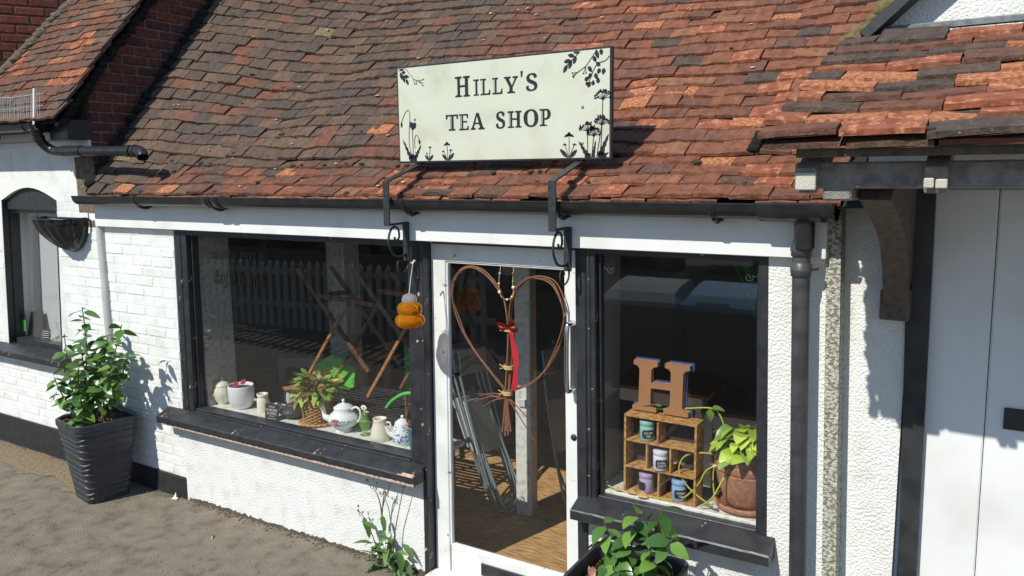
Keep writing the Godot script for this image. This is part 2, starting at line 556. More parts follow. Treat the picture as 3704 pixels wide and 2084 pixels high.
func tile_shape(w: float, l: float, th: float, wear: float) -> ArrayMesh:
	var st := tool()
	var n := 4
	var top := []
	var low := []
	var back := []
	var camber := rng.randf_range(0.0, 0.006)
	for i in n + 1:
		var t := float(i) / n
		var x := (t - 0.5) * w
		var z := rng.randf_range(-wear, wear)
		var y := -camber * pow((t - 0.5) * 2.0, 2.0)
		var drop := rng.randf_range(0.0, 0.0025)
		top.append(Vector3(x, y + th - drop, z))
		low.append(Vector3(x, y + rng.randf_range(-0.0015, 0.0015), z + 0.002))
		back.append(Vector3(x, th, -l))
	var mid := Vector3(0, th * 0.3, -l * 0.5)
	for i in n:
		oquad(st, top[i], top[i + 1], back[i + 1], back[i], mid)
		oquad(st, low[i], low[i + 1], top[i + 1], top[i], mid)
	oquad(st, low[0], top[0], back[0], back[0] - Vector3(0, th, 0), mid)
	oquad(st, low[n], top[n], back[n], back[n] - Vector3(0, th, 0), mid)
	oquad(st, low[0], low[n], back[n] - Vector3(0, th, 0), back[0] - Vector3(0, th, 0), mid)
	st.generate_normals()
	return st.commit()

func make_tile_shapes() -> void:
	for k in 7:
		tile_mesh.append(tile_shape(0.163 + 0.003 * (k % 3 - 1), 0.20, 0.0165 + 0.0015 * (k % 3), 0.0015 + 0.0012 * k))
	for k in 5:
		wide_tile_mesh.append(tile_shape(0.231 + 0.004 * (k % 3 - 1), 0.19, 0.0175 + 0.002 * (k % 2), 0.002 + 0.0012 * k))

# lays courses of tiles on a roof face; point(x, t) is the face at x along the eaves, t up the slope
func lay_tiles(roof: Node3D, shapes: Array, point: Callable, x0: Callable, x1: Callable, rows: int, gauge: float, width: float, tone: Callable, most: int, eye: Vector3, calm := 1.0) -> void:
	var laid := []
	for r in rows:
		var t := gauge * r
		var lim0: float = x0.call(t)
		var lim1: float = x1.call(t)
		var x: float = lim0 - (width * 0.5 if r % 2 else 0.0) + rng.randf_range(-0.02, 0.02)
		while x < lim1:
			var xa := maxf(x, lim0 + rng.randf_range(-0.008, 0.008))
			var xe := minf(x + width, lim1 + 0.02)
			if xe - xa < width * 0.22:
				x += width
				continue
			var xm := (xa + xe) * 0.5
			var p: Vector3 = point.call(xm, t)
			var ex: Vector3 = (point.call(xm + 0.05, t) - point.call(xm - 0.05, t)).normalized()
			var up: Vector3 = (point.call(xm, t + 0.05) - p).normalized()
			var nrm := ex.cross(up).normalized()
			up = nrm.cross(ex)
			var b := Basis(ex, nrm, -up)
			var slip := 0.0
			if rng.randf() < 0.05:
				slip = rng.randf_range(0.006, 0.020)
			b = b * Basis(Vector3.RIGHT, -0.135 + rng.randf_range(-0.020, 0.012) * calm) * Basis(Vector3.UP, rng.randf_range(-0.022, 0.022) * calm) * Basis(Vector3.BACK, rng.randf_range(-0.02, 0.02) * calm)
			var at := p + nrm * (0.028 + rng.randf_range(-0.002, 0.003) * calm) - up * (slip + rng.randf_range(-0.004, 0.004) * calm)
			laid.append([at.distance_squared_to(eye), Transform3D(b * Basis.from_scale(Vector3((xe - xa) / width, 1, 1)), at), rng.randi() % shapes.size(), tone.call(xm, t)])
			x += width
	laid.sort_custom(func(a, b): return a[0] < b[0])
	var rest := {}
	for i in laid.size():
		var l: Array = laid[i]
		if i < most:
			inst(roof, "tile", shapes[l[2]], M[l[3]], l[1])
		else:
			if not rest.has(l[3]):
				rest[l[3]] = tool()
			rest[l[3]].append_from(shapes[l[2]], 0, l[1])
	if rest.size() > 0:
		var am := ArrayMesh.new()
		for k in rest:
			rest[k].commit(am)
			am.surface_set_material(am.get_surface_count() - 1, M[k])
		var o := MeshInstance3D.new()
		o.mesh = am
		o.name = "upper_tiles"
		o.set_meta("kind", "stuff")
		roof.add_child(o, true)

func sheet(st: SurfaceTool, point: Callable, x0: float, x1: float, t0: float, t1: float, nx: int, nt: int, lift := 0.0) -> void:
	st.set_smooth_group(0)
	for i in nx:
		for j in nt:
			var q := []
			for k in [[0, 0], [0, 1], [1, 1], [1, 0]]:
				q.append(point.call(lerpf(x0, x1, float(i + k[0]) / nx), lerpf(t0, t1, float(j + k[1]) / nt)) + Vector3(0, lift, 0))
			for k in [0, 1, 2, 0, 2, 3]:
				st.add_vertex(q[k])
	st.set_smooth_group(-1)

func lumpy(st: SurfaceTool, a: Vector3, b: Vector3, r: float, n: int) -> void:
	for i in n:
		var t := (i + rng.randf()) / n
		var s := r * rng.randf_range(0.6, 1.3)
		ball(st, a.lerp(b, t) + Vector3(rng.randf_range(-r, r), rng.randf_range(-r, r), rng.randf_range(-r, r)) * 0.4, Vector3(s, s * 0.7, s), 7, 5, 0.18)

const EYE := Vector3(2.72, 2.4, 3.52)

func shop_pitch(x: float) -> float:
	var k := [[-3.2, 51.0], [-2.4, 47.0], [-1.6, 43.5], [0.0, 39.5], [1.5, 37.0], [3.0, 37.0]]
	for i in k.size() - 1:
		if x <= k[i + 1][0]:
			return deg_to_rad(lerpf(k[i][1], k[i + 1][1], clampf((x - k[i][0]) / (k[i + 1][0] - k[i][0]), 0, 1)))
	return deg_to_rad(37.0)

func shop_roof(x: float, t: float) -> Vector3:
	var p := shop_pitch(x)
	var sag := 0.022 * wave.get_noise_2d(x * 2.2, t * 2.6) + 0.012 * wave.get_noise_2d(x * 9.0 + 40.0, t * 5.0)
	sag += 0.035 * pow(clampf((-2.55 - x) / 0.6, 0, 1), 2.0) * clampf(t, 0, 1)
	sag -= 0.03 * exp(-pow((x + 1.9) / 0.6, 2.0)) * clampf(t, 0, 1)
	# the lowest courses kick out to a flatter slope above the gutter
	var kick := 0.19 * smoothstep(-3.0, -1.4, x)
	var low := minf(t, 0.36)
	var high := maxf(t - 0.36, 0.0)
	return Vector3(x, 2.240 + sin(p - kick) * low + sin(p) * high + cos(p) * sag, 0.105 - cos(p - kick) * low - cos(p) * high + sin(p) * sag)

func shop_tone(x: float, t: float) -> String:
	var k := x + 0.35 * wave.get_noise_2d(x * 6.0, t * 6.0 + 90.0) + 0.5 * (0.7 - t) * (0.8 if x < -0.4 else 0.3)
	if t < 0.30 and rng.randf() < 0.6:
		k += 1.7
	# neighbours weather alike: the tone drifts across the roof with a little chance in each tile
	if rng.randf() < 0.006:
		return "tile_lichen"
	var r := clampf(0.5 + 0.75 * wave.get_noise_2d(x * 9.0 - 30.0, t * 13.0) + rng.randf_range(-0.36, 0.36), 0.0, 0.999)
	if k < -0.75:
		return "tile_dark" if r < 0.42 else ("tile_slate" if r < 0.62 else ("tile_brown" if r < 0.88 else ("tile_plum" if r < 0.96 else "tile_rust")))
	if k < 0.15:
		return "tile_plum" if r < 0.40 else ("tile_brown" if r < 0.55 else ("tile_rust" if r < 0.84 else ("tile_flaked" if r < 0.90 else "tile_warm")))
	return "tile_red" if r < 0.44 else ("tile_warm" if r < 0.54 else ("tile_orange" if r < 0.60 else ("tile_rust" if r < 0.87 else ("tile_flaked" if r < 0.90 else ("tile_plum" if r < 0.97 else "tile_slate")))))

func bricks(parent: Node3D, x0: float, x1: float, y0: float, y1: float, keep: Callable, shape: Callable, tones: Array, soft := false) -> void:
	var shapes := []
	for k in 4:
		var st := tool()
		bbox(st, Vector3(0.218, 0.0705, 0.03) if soft else Vector3(0.212, 0.064, 0.03), 0.0085 if soft else 0.005 + 0.0012 * k)
		st.generate_normals()
		shapes.append(st.commit())
	var r := 0
	var y := y0
	while y + 0.06 < y1:
		var x := x0 - (0.1125 if r % 2 else 0.0)
		while x < x1:
			var a := maxf(x, x0)
			var b := minf(x + 0.214, x1)
			if b - a > 0.03 and keep.call(a, b, y):
				var c := Vector3((a + b) / 2.0, y + 0.032, 0)
				var s := (b - a) / 0.212
				var xf: Transform3D = shape.call(c)
				xf.basis = xf.basis * Basis(Vector3.BACK, rng.randf_range(-0.012, 0.012)) * Basis.from_scale(Vector3(s, 1, 1))
				xf.origin += xf.basis.z * rng.randf_range(-0.002, 0.0025)
				inst(parent, "brick", shapes[rng.randi() % 4], M[tones[rng.randi() % tones.size()]], xf)
			x += 0.224
		y += 0.0745
		r += 1

func build_ground() -> void:
	var st := tool()
	oquad(st, Vector3(-60, 0, 60), Vector3(60, 0, 60), Vector3(60, 0, -60), Vector3(-60, 0, -60), Vector3(0, -1, 0))
	var g := put(self, "ground", st, M.tarmac)
	g.set_meta("kind", "structure")
	g.set_meta("label", "worn grey brown tarmac in front of the shops")
	# dried sandy streak on the tarmac by the left house
	st = tool()
	var o := [Vector3(-4.9, 0.004, 0.03), Vector3(-4.3, 0.004, 0.03), Vector3(-3.75, 0.004, 0.04), Vector3(-3.3, 0.004, 0.03), Vector3(-2.95, 0.004, 0.05), Vector3(-3.06, 0.004, 0.33), Vector3(-3.3, 0.004, 0.42), Vector3(-3.42, 0.004, 0.30), Vector3(-3.7, 0.004, 0.27), Vector3(-3.95, 0.004, 0.36), Vector3(-4.3, 0.004, 0.30), Vector3(-4.6, 0.004, 0.42), Vector3(-5.0, 0.004, 0.36)]
	var rim := []
	for i in o.size():
		var a: Vector3 = o[i]
		var b: Vector3 = o[(i + 1) % o.size()]
		for k in 5:
			rim.append(a.lerp(b, k / 5.0) + Vector3(rng.randf_range(-0.03, 0.03), 0, rng.randf_range(-0.02, 0.02)))
	var flat := []
	for v in rim:
		flat.append(Vector2(v.x, -v.z))
	extrude(st, flat, 0.0, Transform3D(Basis(Vector3(1, 0, 0), Vector3(0, 0, -1), Vector3(0, 1, 0)), Vector3(0, 0.004, 0)))
	var s := put(self, "sandy_patch", st, M.sand)
	s.set_meta("kind", "structure")
	s.set_meta("label", "pale dried sandy patch on the tarmac beside the left plinth")
	# grit along the foot of the wall
	st = tool()
	for i in 420:
		var x := rng.randf_range(-5.0, 0.0)
		var z := 0.012 + absf(rng.randfn(0, 0.035))
		var r := rng.randf_range(0.002, 0.008)
		ball(st, Vector3(x, r * 0.4, z), Vector3(r * 1.4, r, r), 5, 3, 0.2)
	for i in 260:
		var r := rng.randf_range(0.0015, 0.005)
		ball(st, Vector3(rng.randf_range(-4.5, 0.3), r * 0.4, rng.randf_range(0.1, 1.9)), Vector3(r * 1.5, r, r), 5, 3, 0.2)
	var gr := put(self, "grit", st, M.mortar)
	gr.set_meta("kind", "stuff")
	gr.set_meta("label", "loose grit scattered on the tarmac and along the wall foot")
	gr.set_meta("category", "grit")

func build_tea_shop() -> void:
	var shop := thing("tea_shop", "low white tea shop with red tiled roof, two black framed windows and white glazed door", "building")
	# walls
	var st := tool()
	fbox(st, -3.13, -2.29, 0.0, 2.03, -0.25, -0.0012)
	var bw := put(shop, "brick_wall", st, M.white_joint)
	bricks(bw, -3.10, -2.29, 0.17, 2.03, func(_a, _b, _y): return true, func(c): return Transform3D(Basis(), Vector3(fx(c.x, c.y), c.y, -0.0135)), ["white_brick"], true)
	st = tool()
	fbox(st, -2.29, -0.075, -0.05, 0.625, -0.25, 0.004)
	put(shop, "rendered_wall", st, M.render)
	st = tool()
	for i in 110:
		var xa := lerpf(-2.29, -0.08, i / 110.0)
		var xb := lerpf(-2.29, -0.08, (i + 1) / 110.0)
		var ya := 0.012 + 0.022 * (0.5 + wave.get_noise_1d(i * 11.0)) + 0.012 * absf(wave.get_noise_1d(i * 47.0))
		var yb := 0.012 + 0.022 * (0.5 + wave.get_noise_1d((i + 1) * 11.0)) + 0.012 * absf(wave.get_noise_1d((i + 1) * 47.0))
		oquad(st, Vector3(xa, -0.01, 0.0075), Vector3(xb, -0.01, 0.0075), Vector3(xb, yb, 0.0068), Vector3(xa, ya, 0.0068), Vector3(xa, 0, -1))
	put(shop, "mud_splash", st, M.mortar)
	st = tool()
	fbox(st, 0.985, 1.885, -0.05, 0.72, -0.25, 0.0)
	fbox(st, 1.885, 2.18, -0.05, 2.05, -0.25, 0.003)
	put(shop, "rendered_wall", st, M.pebble)
	st = tool()
	fbox(st, 2.125, 2.182, 0.0, 2.25, -0.24, 0.010)
	put(shop, "rough_edge", st, M.old_render)
	st = tool()
	fbox(st, -3.13, 2.12, 2.02, 2.24, -0.25, 0.002)
	put(shop, "lintel", st, M.white)
	st = tool()
	fbox(st, -3.13, -2.30, -0.02, 0.165, -0.01, 0.014, 0.006)
	put(shop, "plinth", st, M.tar)
	# drip strip between the two houses
	st = tool()
	var pts := []
	for i in 12:
		pts.append(Vector3(-3.13 + rng.randf_range(-0.006, 0.006), 0.26 + 1.8 * i / 11.0, 0.005))
	tube(st, pts, 0.036, 9)
	put(shop, "joint_fillet", st, M.trim_grey)
	# fascia
	st = tool()
	bbox(st, Vector3(5.23, 0.205, 0.045), 0.003, Transform3D(Basis(), Vector3(-0.51, 2.118, 0.027)))
	put(shop, "fascia", st, M.white)
	st = tool()
	box(st, -3.12, 2.10, 2.214, 2.222, -0.1, 0.10)
	put(shop, "soffit", st, M.black_smooth)
	# roof
	st = tool()
	sheet(st, func(x, t): return shop_roof(x, t), -3.16, 2.3, -0.01, 2.75, 28, 8, -0.012)
	var roof := put(shop, "roof", st, M.felt)
	lay_tiles(roof, tile_mesh, shop_roof, func(_t): return -3.08, func(_t): return 2.12, 27, 0.104, 0.165, shop_tone, 300, EYE)
	# the doubled course that shows below the first one
	var under := []
	for i in 32:
		var x := -3.06 + 0.166 * i + rng.randf_range(-0.01, 0.01)
		var p := shop_roof(x, -0.012)
		if rng.randf() < 0.9:
			var nrm := Vector3(0, cos(shop_pitch(x)), sin(shop_pitch(x)))
			inst(roof, "tile", tile_mesh[i % 7], M[["tile_orange", "tile_red", "tile_rust", "tile_warm", "tile_plum"][rng.randi() % 5]], Transform3D(Basis(Vector3.RIGHT, shop_pitch(x) - 0.17) * Basis(Vector3.UP, rng.randf_range(-0.03, 0.03)), p + nrm * 0.004 + Vector3(0, rng.randf_range(-0.004, 0.004), 0.004)))
	# moss tufts
	st = tool()
	for i in 46:
		var x := rng.randf_range(-2.6, 2.0)
		var r := 0.104 * (rng.randi() % (4 if i % 2 else 14))
		var p := shop_roof(x, r + 0.012)
		var s := rng.randf_range(0.006, 0.016)
		ball(st, p + Vector3(0, 0.042, 0.024), Vector3(s * 1.5, s * 0.8, s), 7, 4, 0.25)
	put(roof, "moss", st, M.moss).set_meta("kind", "stuff")
	st = tool()
	for i in 60:
		var x := rng.randf_range(-2.8, 2.0)
		var p := shop_roof(x, 0.104 * (rng.randi() % 20) + rng.randf_range(0.02, 0.1))
		var s := rng.randf_range(0.004, 0.013)
		ball(st, p + Vector3(0, 0.038, 0.026), Vector3(s * 1.5, s * 0.35, s), 7, 4, 0.3)
	put(roof, "lichen_spots", st, M.bead_white).set_meta("kind", "stuff")
	# mossy fillet where the roof meets the gable wall
	st = tool()
	for i in 20:
		var a := shop_roof(-3.10, 0.12 * i)
		lumpy(st, a + Vector3(0.0, 0.02, 0), shop_roof(-3.10, 0.12 * i + 0.12) + Vector3(0.0, 0.02, 0), 0.050, 6)
	put(roof, "valley_mortar", st, M.moss_dark)
	# gutter
	st = tool()
	var arc := []
	for k in 13:
		var a := PI + PI * k / 12.0
		arc.append(Vector2(cos(a), sin(a)))
	for part in [[0.063, 0.059, -3.17, 2.13]]:
		for r in [part[0], part[1]]:
			st.set_smooth_group(0)
			for k in 12:
				var p: Vector2 = arc[k] * r
				var q: Vector2 = arc[k + 1] * r
				for v in [Vector3(part[2], p.y, p.x), Vector3(part[3], p.y, p.x), Vector3(part[3], q.y, q.x), Vector3(part[2], p.y, p.x), Vector3(part[3], q.y, q.x), Vector3(part[2], q.y, q.x)]:
					st.add_vertex(v + Vector3(0, 2.245, 0.127))
	st.set_smooth_group(-1)
	box(st, -3.17, 2.13, 2.243, 2.250, 0.185, 0.192)
	box(st, -3.17, 2.13, 2.243, 2.250, 0.063, 0.070)
	var gut := put(shop, "gutter", st, M.plastic_black)
	for x in [-2.42, -1.62, -0.03, 0.905, 1.66]:
		st = tool()
		lathe(st, [Vector2(0.0655, -0.015), Vector2(0.0675, -0.012), Vector2(0.0675, 0.012), Vector2(0.0655, 0.015)], 14, Transform3D(Basis(Vector3(0, 0, 1), Vector3(1, 0, 0), Vector3(0, 1, 0)), Vector3(x, 2.245, 0.127)), PI / 2 - 0.2, PI * 1.5 + 0.2)
		var rib := []
		for k in 7:
			rib.append(Vector3(x, 2.182 - 0.018 * sin(k / 6.0 * PI), 0.145 - 0.0165 * k))
		tube(st, rib, 0.011, 6)
		bbox(st, Vector3(0.028, 0.03, 0.008), 0.002, Transform3D(Basis(), Vector3(x, 2.18, 0.054)))
		put(gut, "bracket", st, M.plastic_black)
	for x in [-1.66, -1.56]:
		st = tool()
		lathe(st, [Vector2(0.065, -0.03), Vector2(0.069, -0.026), Vector2(0.069, 0.026), Vector2(0.065, 0.03)], 14, Transform3D(Basis(Vector3(0, 0, 1), Vector3(1, 0, 0), Vector3(0, 1, 0)), Vector3(x, 2.245, 0.127)), PI / 2, PI * 1.5)
		put(gut, "union", st, M.plastic_black)
	# outlet and stop end
	st = tool()
	lathe(st, [Vector2(0.065, -0.15), Vector2(0.072, -0.145), Vector2(0.072, 0.145), Vector2(0.065, 0.15)], 16, Transform3D(Basis(Vector3(0, 0, 1), Vector3(1, 0, 0), Vector3(0, 1, 0)), Vector3(2.00, 2.245, 0.127)), PI / 2, PI * 1.5)
	bbox(st, Vector3(0.3, 0.012, 0.136), 0.003, Transform3D(Basis(), Vector3(2.0, 2.247, 0.127)))
	lathe(st, [Vector2(0.041, -0.17), Vector2(0.041, -0.05), Vector2(0.06, 0.0)], 18, Transform3D(Basis(), Vector3(2.03, 2.235, 0.115)))
	lathe(st, [Vector2(0.0, 0.0), Vector2(0.073, 0.0), Vector2(0.073, 0.05), Vector2(0.067, 0.055)], 16, Transform3D(Basis(Vector3(0, 0, 1), Vector3(1, 0, 0), Vector3(0, 1, 0)), Vector3(2.10, 2.245, 0.127)), PI / 2, PI * 1.5)
	put(gut, "outlet", st, M.plastic_black)
	# downpipe
	st = tool()
	lathe(st, [Vector2(0.0, -0.02), Vector2(0.036, -0.02), Vector2(0.036, 2.06)], 20, Transform3D(Basis(Vector3(1, 0, 0), Vector3(-0.028, 1, 0), Vector3(0, 0, 1)), Vector3(2.075, 0, 0.10)))
	var dp := put(shop, "downpipe", st, M.pipe)
	for y in [1.975, 2.06]:
		st = tool()
		lathe(st, [Vector2(0.036, -0.03), Vector2(0.041, -0.028), Vector2(0.041, -0.012), Vector2(0.044, -0.008), Vector2(0.044, 0.004), Vector2(0.040, 0.01), Vector2(0.040, 0.028), Vector2(0.037, 0.03)], 20, Transform3D(Basis(), Vector3(2.075 - 0.028 * y, y, 0.10)))
		put(dp, "collar", st, M.pipe)
	st = tool()
	tube(st, [Vector3(2.03, 1.98, 0.10), Vector3(2.085, 1.985, 0.08)], 0.013, 8)
	put(dp, "clip", st, M.pipe)
	# windows and door
	shop_window(shop, -2.265, -0.075, 0.70, 2.02, 0.115, 0.085, 0.045)
	shop_window(shop, 0.985, 1.885, 0.720, 2.02, 0.05, 0.045, 0.035)
	window_sill(shop, -2.46, -0.065, 0.60, 0.115, true)
	window_sill(shop, 0.945, 1.935, 0.635, 0.115, false)
	shop_door(shop)

func shop_window(shop: Node3D, x0: float, x1: float, y0: float, y1: float, wl: float, wr: float, wt: float) -> void:
	var st := tool()
	fbox(st, x0, x0 + wl, y0, y1, -0.10, 0.006, 0.004)
	fbox(st, x0 + wl, x0 + wl + 0.016, y0, y1 - wt, -0.07, -0.03, 0.003)
	fbox(st, x0 + wl * 0.42, x0 + wl * 0.5, y0, y1 - wt, 0.0, 0.012, 0.003)
	var fr := put(shop, "window_frame", st, M.black)
	st = tool()
	fbox(st, x1 - wr, x1, y0, y1, -0.10, 0.006, 0.004)
	fbox(st, x1 - wr - 0.014, x1 - wr, y0, y1 - wt, -0.07, -0.03, 0.003)
	put(fr, "stile", st, M.black)
	st = tool()
	fbox(st, x0 + wl, x1 - wr, y1 - wt, y1, -0.10, 0.003, 0.004)
	put(fr, "head_rail", st, M.black)
	st = tool()
	fbox(st, x0 + wl, x1 - wr, y0 - 0.02, y0 + 0.022, -0.10, -0.004, 0.004)
	fbox(st, x0 + wl, x1 - wr, y0 - 0.02, y0 + 0.006, -0.004, 0.010, 0.003)
	put(fr, "bottom_rail", st, M.black)
	st = tool()
	var a := x0 + wl + 0.004
	var b := x1 - wr - 0.004
	fbox(st, a, b, y0 + 0.01, y1 - wt - 0.002, -0.052, -0.048)
	put(fr, "pane", st, M.glass)

func window_sill(shop: Node3D, x0: float, x1: float, y: float, reach: float, peeling: bool) -> void:
	var st := tool()
	# sloping top, square front edge
	var n := 40 if peeling else 24
	var prof := func(i: int) -> Array:
		var x := lerpf(x0, x1, float(i) / n)
		var w := rng.randf_range(-0.0018, 0.0018)
		return [Vector3(x, y + 0.098, -0.06), Vector3(x, y + 0.098, -0.004), Vector3(x, y + 0.055 + w, reach - 0.006), Vector3(x, y + 0.048 + w, reach), Vector3(x, y + 0.004 + w, reach + w), Vector3(x, y, reach - 0.005), Vector3(x, y, -0.06)]
	var rows := []
	for i in n + 1:
		rows.append(prof.call(i))
	var mid := Vector3((x0 + x1) / 2.0, y + 0.04, 0.02)
	for i in n:
		for k in 7:
			var m2 := Vector3(rows[i][k].x, mid.y, mid.z)
			oquad(st, rows[i][k], rows[i + 1][k], rows[i + 1][(k + 1) % 7], rows[i][(k + 1) % 7], m2)
	for e in [0, n]:
		for k in range(1, 6):
			otri(st, rows[e][0], rows[e][k], rows[e][k + 1], mid)
	var sill := put(shop, "sill", st, M.black)
	if peeling:
		# bare pinkish wood where the paint has come away along the lower edge, wider towards the right
		st = tool()
		var m := 150
		var h := []
		for i in m + 1:
			var t := float(i) / m
			h.append(maxf(0.0, 0.003 + 0.004 * t + 0.006 * wave.get_noise_1d(i * 9.0) + (0.012 if t > 0.9 else 0.0) * absf(wave.get_noise_1d(i * 21.0 + 7.0)) * 2.0))
		for i in m:
			var xa := lerpf(x0 + 0.06, x1, float(i) / m)
			var xb := lerpf(x0 + 0.06, x1, float(i + 1) / m)
			if h[i] + h[i + 1] > 0.002:
				oquad(st, Vector3(xa, y - 0.002, reach + 0.0035), Vector3(xb, y - 0.002, reach + 0.0035), Vector3(xb, y + 0.004 + h[i + 1], reach + 0.0035), Vector3(xa, y + 0.004 + h[i], reach + 0.0035), mid)
				oquad(st, Vector3(xa, y - 0.002, reach + 0.0035), Vector3(xb, y - 0.002, reach + 0.0035), Vector3(xb, y - 0.002, reach - 0.02), Vector3(xa, y - 0.002, reach - 0.02), mid)
		put(sill, "bare_wood", st, M.peel)
		st = tool()
		oquad(st, Vector3(x1 - 0.13, y + 0.052, reach + 0.002), Vector3(x1 - 0.01, y + 0.0505, reach + 0.002), Vector3(x1 - 0.012, y + 0.062, reach - 0.02), Vector3(x1 - 0.10, y + 0.061, reach - 0.022), mid)
		put(sill, "bare_wood", st, M.peel)

func shop_door(shop: Node3D) -> void:
	var st := tool()
	fbox(st, -0.075, -0.045, -0.03, 2.02, -0.14, 0.012, 0.004)
	fbox(st, 0.928, 0.985, -0.03, 2.02, -0.14, 0.012, 0.004)
	fbox(st, -0.045, 0.928, 2.0, 2.03, -0.14, 0.010, 0.003)
	put(shop, "door_frame", st, M.black)
	# the leaf stands back in its frame
	st = tool()
	fbox(st, -0.043, 0.058, 0.03, 1.997, -0.115, -0.062, 0.004)
	fbox(st, 0.832, 0.926, 0.03, 1.997, -0.115, -0.062, 0.004)
	fbox(st, 0.058, 0.832, 1.895, 1.997, -0.114, -0.063, 0.003)
	fbox(st, 0.058, 0.832, 0.03, 0.195, -0.114, -0.063, 0.003)
	fbox(st, 0.056, 0.070, 0.193, 1.897, -0.10, -0.070, 0.003)
	fbox(st, 0.822, 0.834, 0.193, 1.897, -0.10, -0.070, 0.003)
	fbox(st, 0.058, 0.832, 1.885, 1.899, -0.10, -0.070, 0.003)
	fbox(st, 0.058, 0.832, 0.191, 0.205, -0.10, -0.070, 0.003)
	var door := put(shop, "door", st, M.white_chip)
	st = tool()
	fbox(st, 0.063, 0.828, 0.195, 1.89, -0.092, -0.088)
	put(door, "pane", st, M.glass)
	# D shaped pull handle
	st = tool()
	var c := spline([Vector3(0.880, 1.615, -0.062), Vector3(0.878, 1.617, -0.02), Vector3(0.872, 1.60, 0.004), Vector3(0.870, 1.44, 0.008), Vector3(0.872, 1.285, 0.004), Vector3(0.878, 1.268, -0.02), Vector3(0.880, 1.27, -0.062)], 5)
	tube(st, c, 0.0135, 8)
	bbox(st, Vector3(0.03, 0.375, 0.006), 0.002, Transform3D(Basis(), Vector3(0.872, 1.442, -0.059)))
	put(door, "handle", st, M.chrome)
	st = tool()
	lathe(st, [Vector2(0.0, 0.006), Vector2(0.016, 0.006), Vector2(0.018, 0.0)], 16, Transform3D(Basis(Vector3.RIGHT, PI / 2), Vector3(0.876, 1.005, -0.062)))
	put(door, "keyhole_cover", st, M.iron)
	st = tool()
	bbox(st, Vector3(0.30, 0.075, 0.012), 0.003, Transform3D(Basis(), Vector3(0.425, 0.108, -0.058)))
	put(door, "letter_plate", st, M.black_smooth)
	st = tool()
	fbox(st, -0.06, 0.98, -0.02, 0.03, -0.12, 0.05, 0.006)
	put(shop, "door_step", st, M.white_chip)

func left_roof(x: float, t: float) -> Vector3:
	var p := deg_to_rad(51.5)
	var sag := 0.02 * wave.get_noise_2d(x * 2.5 + 20.0, t * 3.0)
	return Vector3(x, 2.79 + sin(p) * t + cos(p) * sag, 0.285 - cos(p) * t + sin(p) * sag)

func left_tone(x: float, t: float) -> String:
	var r := rng.randf()
	var s := absf(x + 3.42 + 0.05 * t + 0.10 * wave.get_noise_2d(x * 8.0, t * 5.0))
	if s < 0.12:
		return "tile_orange" if r < 0.3 else ("tile_warm" if r < 0.5 else ("tile_rust" if r < 0.85 else "tile_plum"))
	if x < -3.9 and r < 0.2:
		return "tile_rust"
	return "tile_brown" if r < 0.3 else ("tile_plum" if r < 0.58 else ("tile_dark" if r < 0.8 else ("tile_rust" if r < 0.93 else "tile_warm")))

# the arched opening's uprights lean: x moves with height
func sx(x: float, y: float) -> float:
	return x + 0.098 * (y - 2.2)

func sbox(st: SurfaceTool, x0: float, x1: float, y0: float, y1: float, z0: float, z1: float) -> void:
	var p := []
	for i in 8:
		var y := y1 if i & 2 else y0
		p.append(Vector3(sx(x1 if i & 1 else x0, y), y, z1 if i & 4 else z0))
	hexa(st, p)

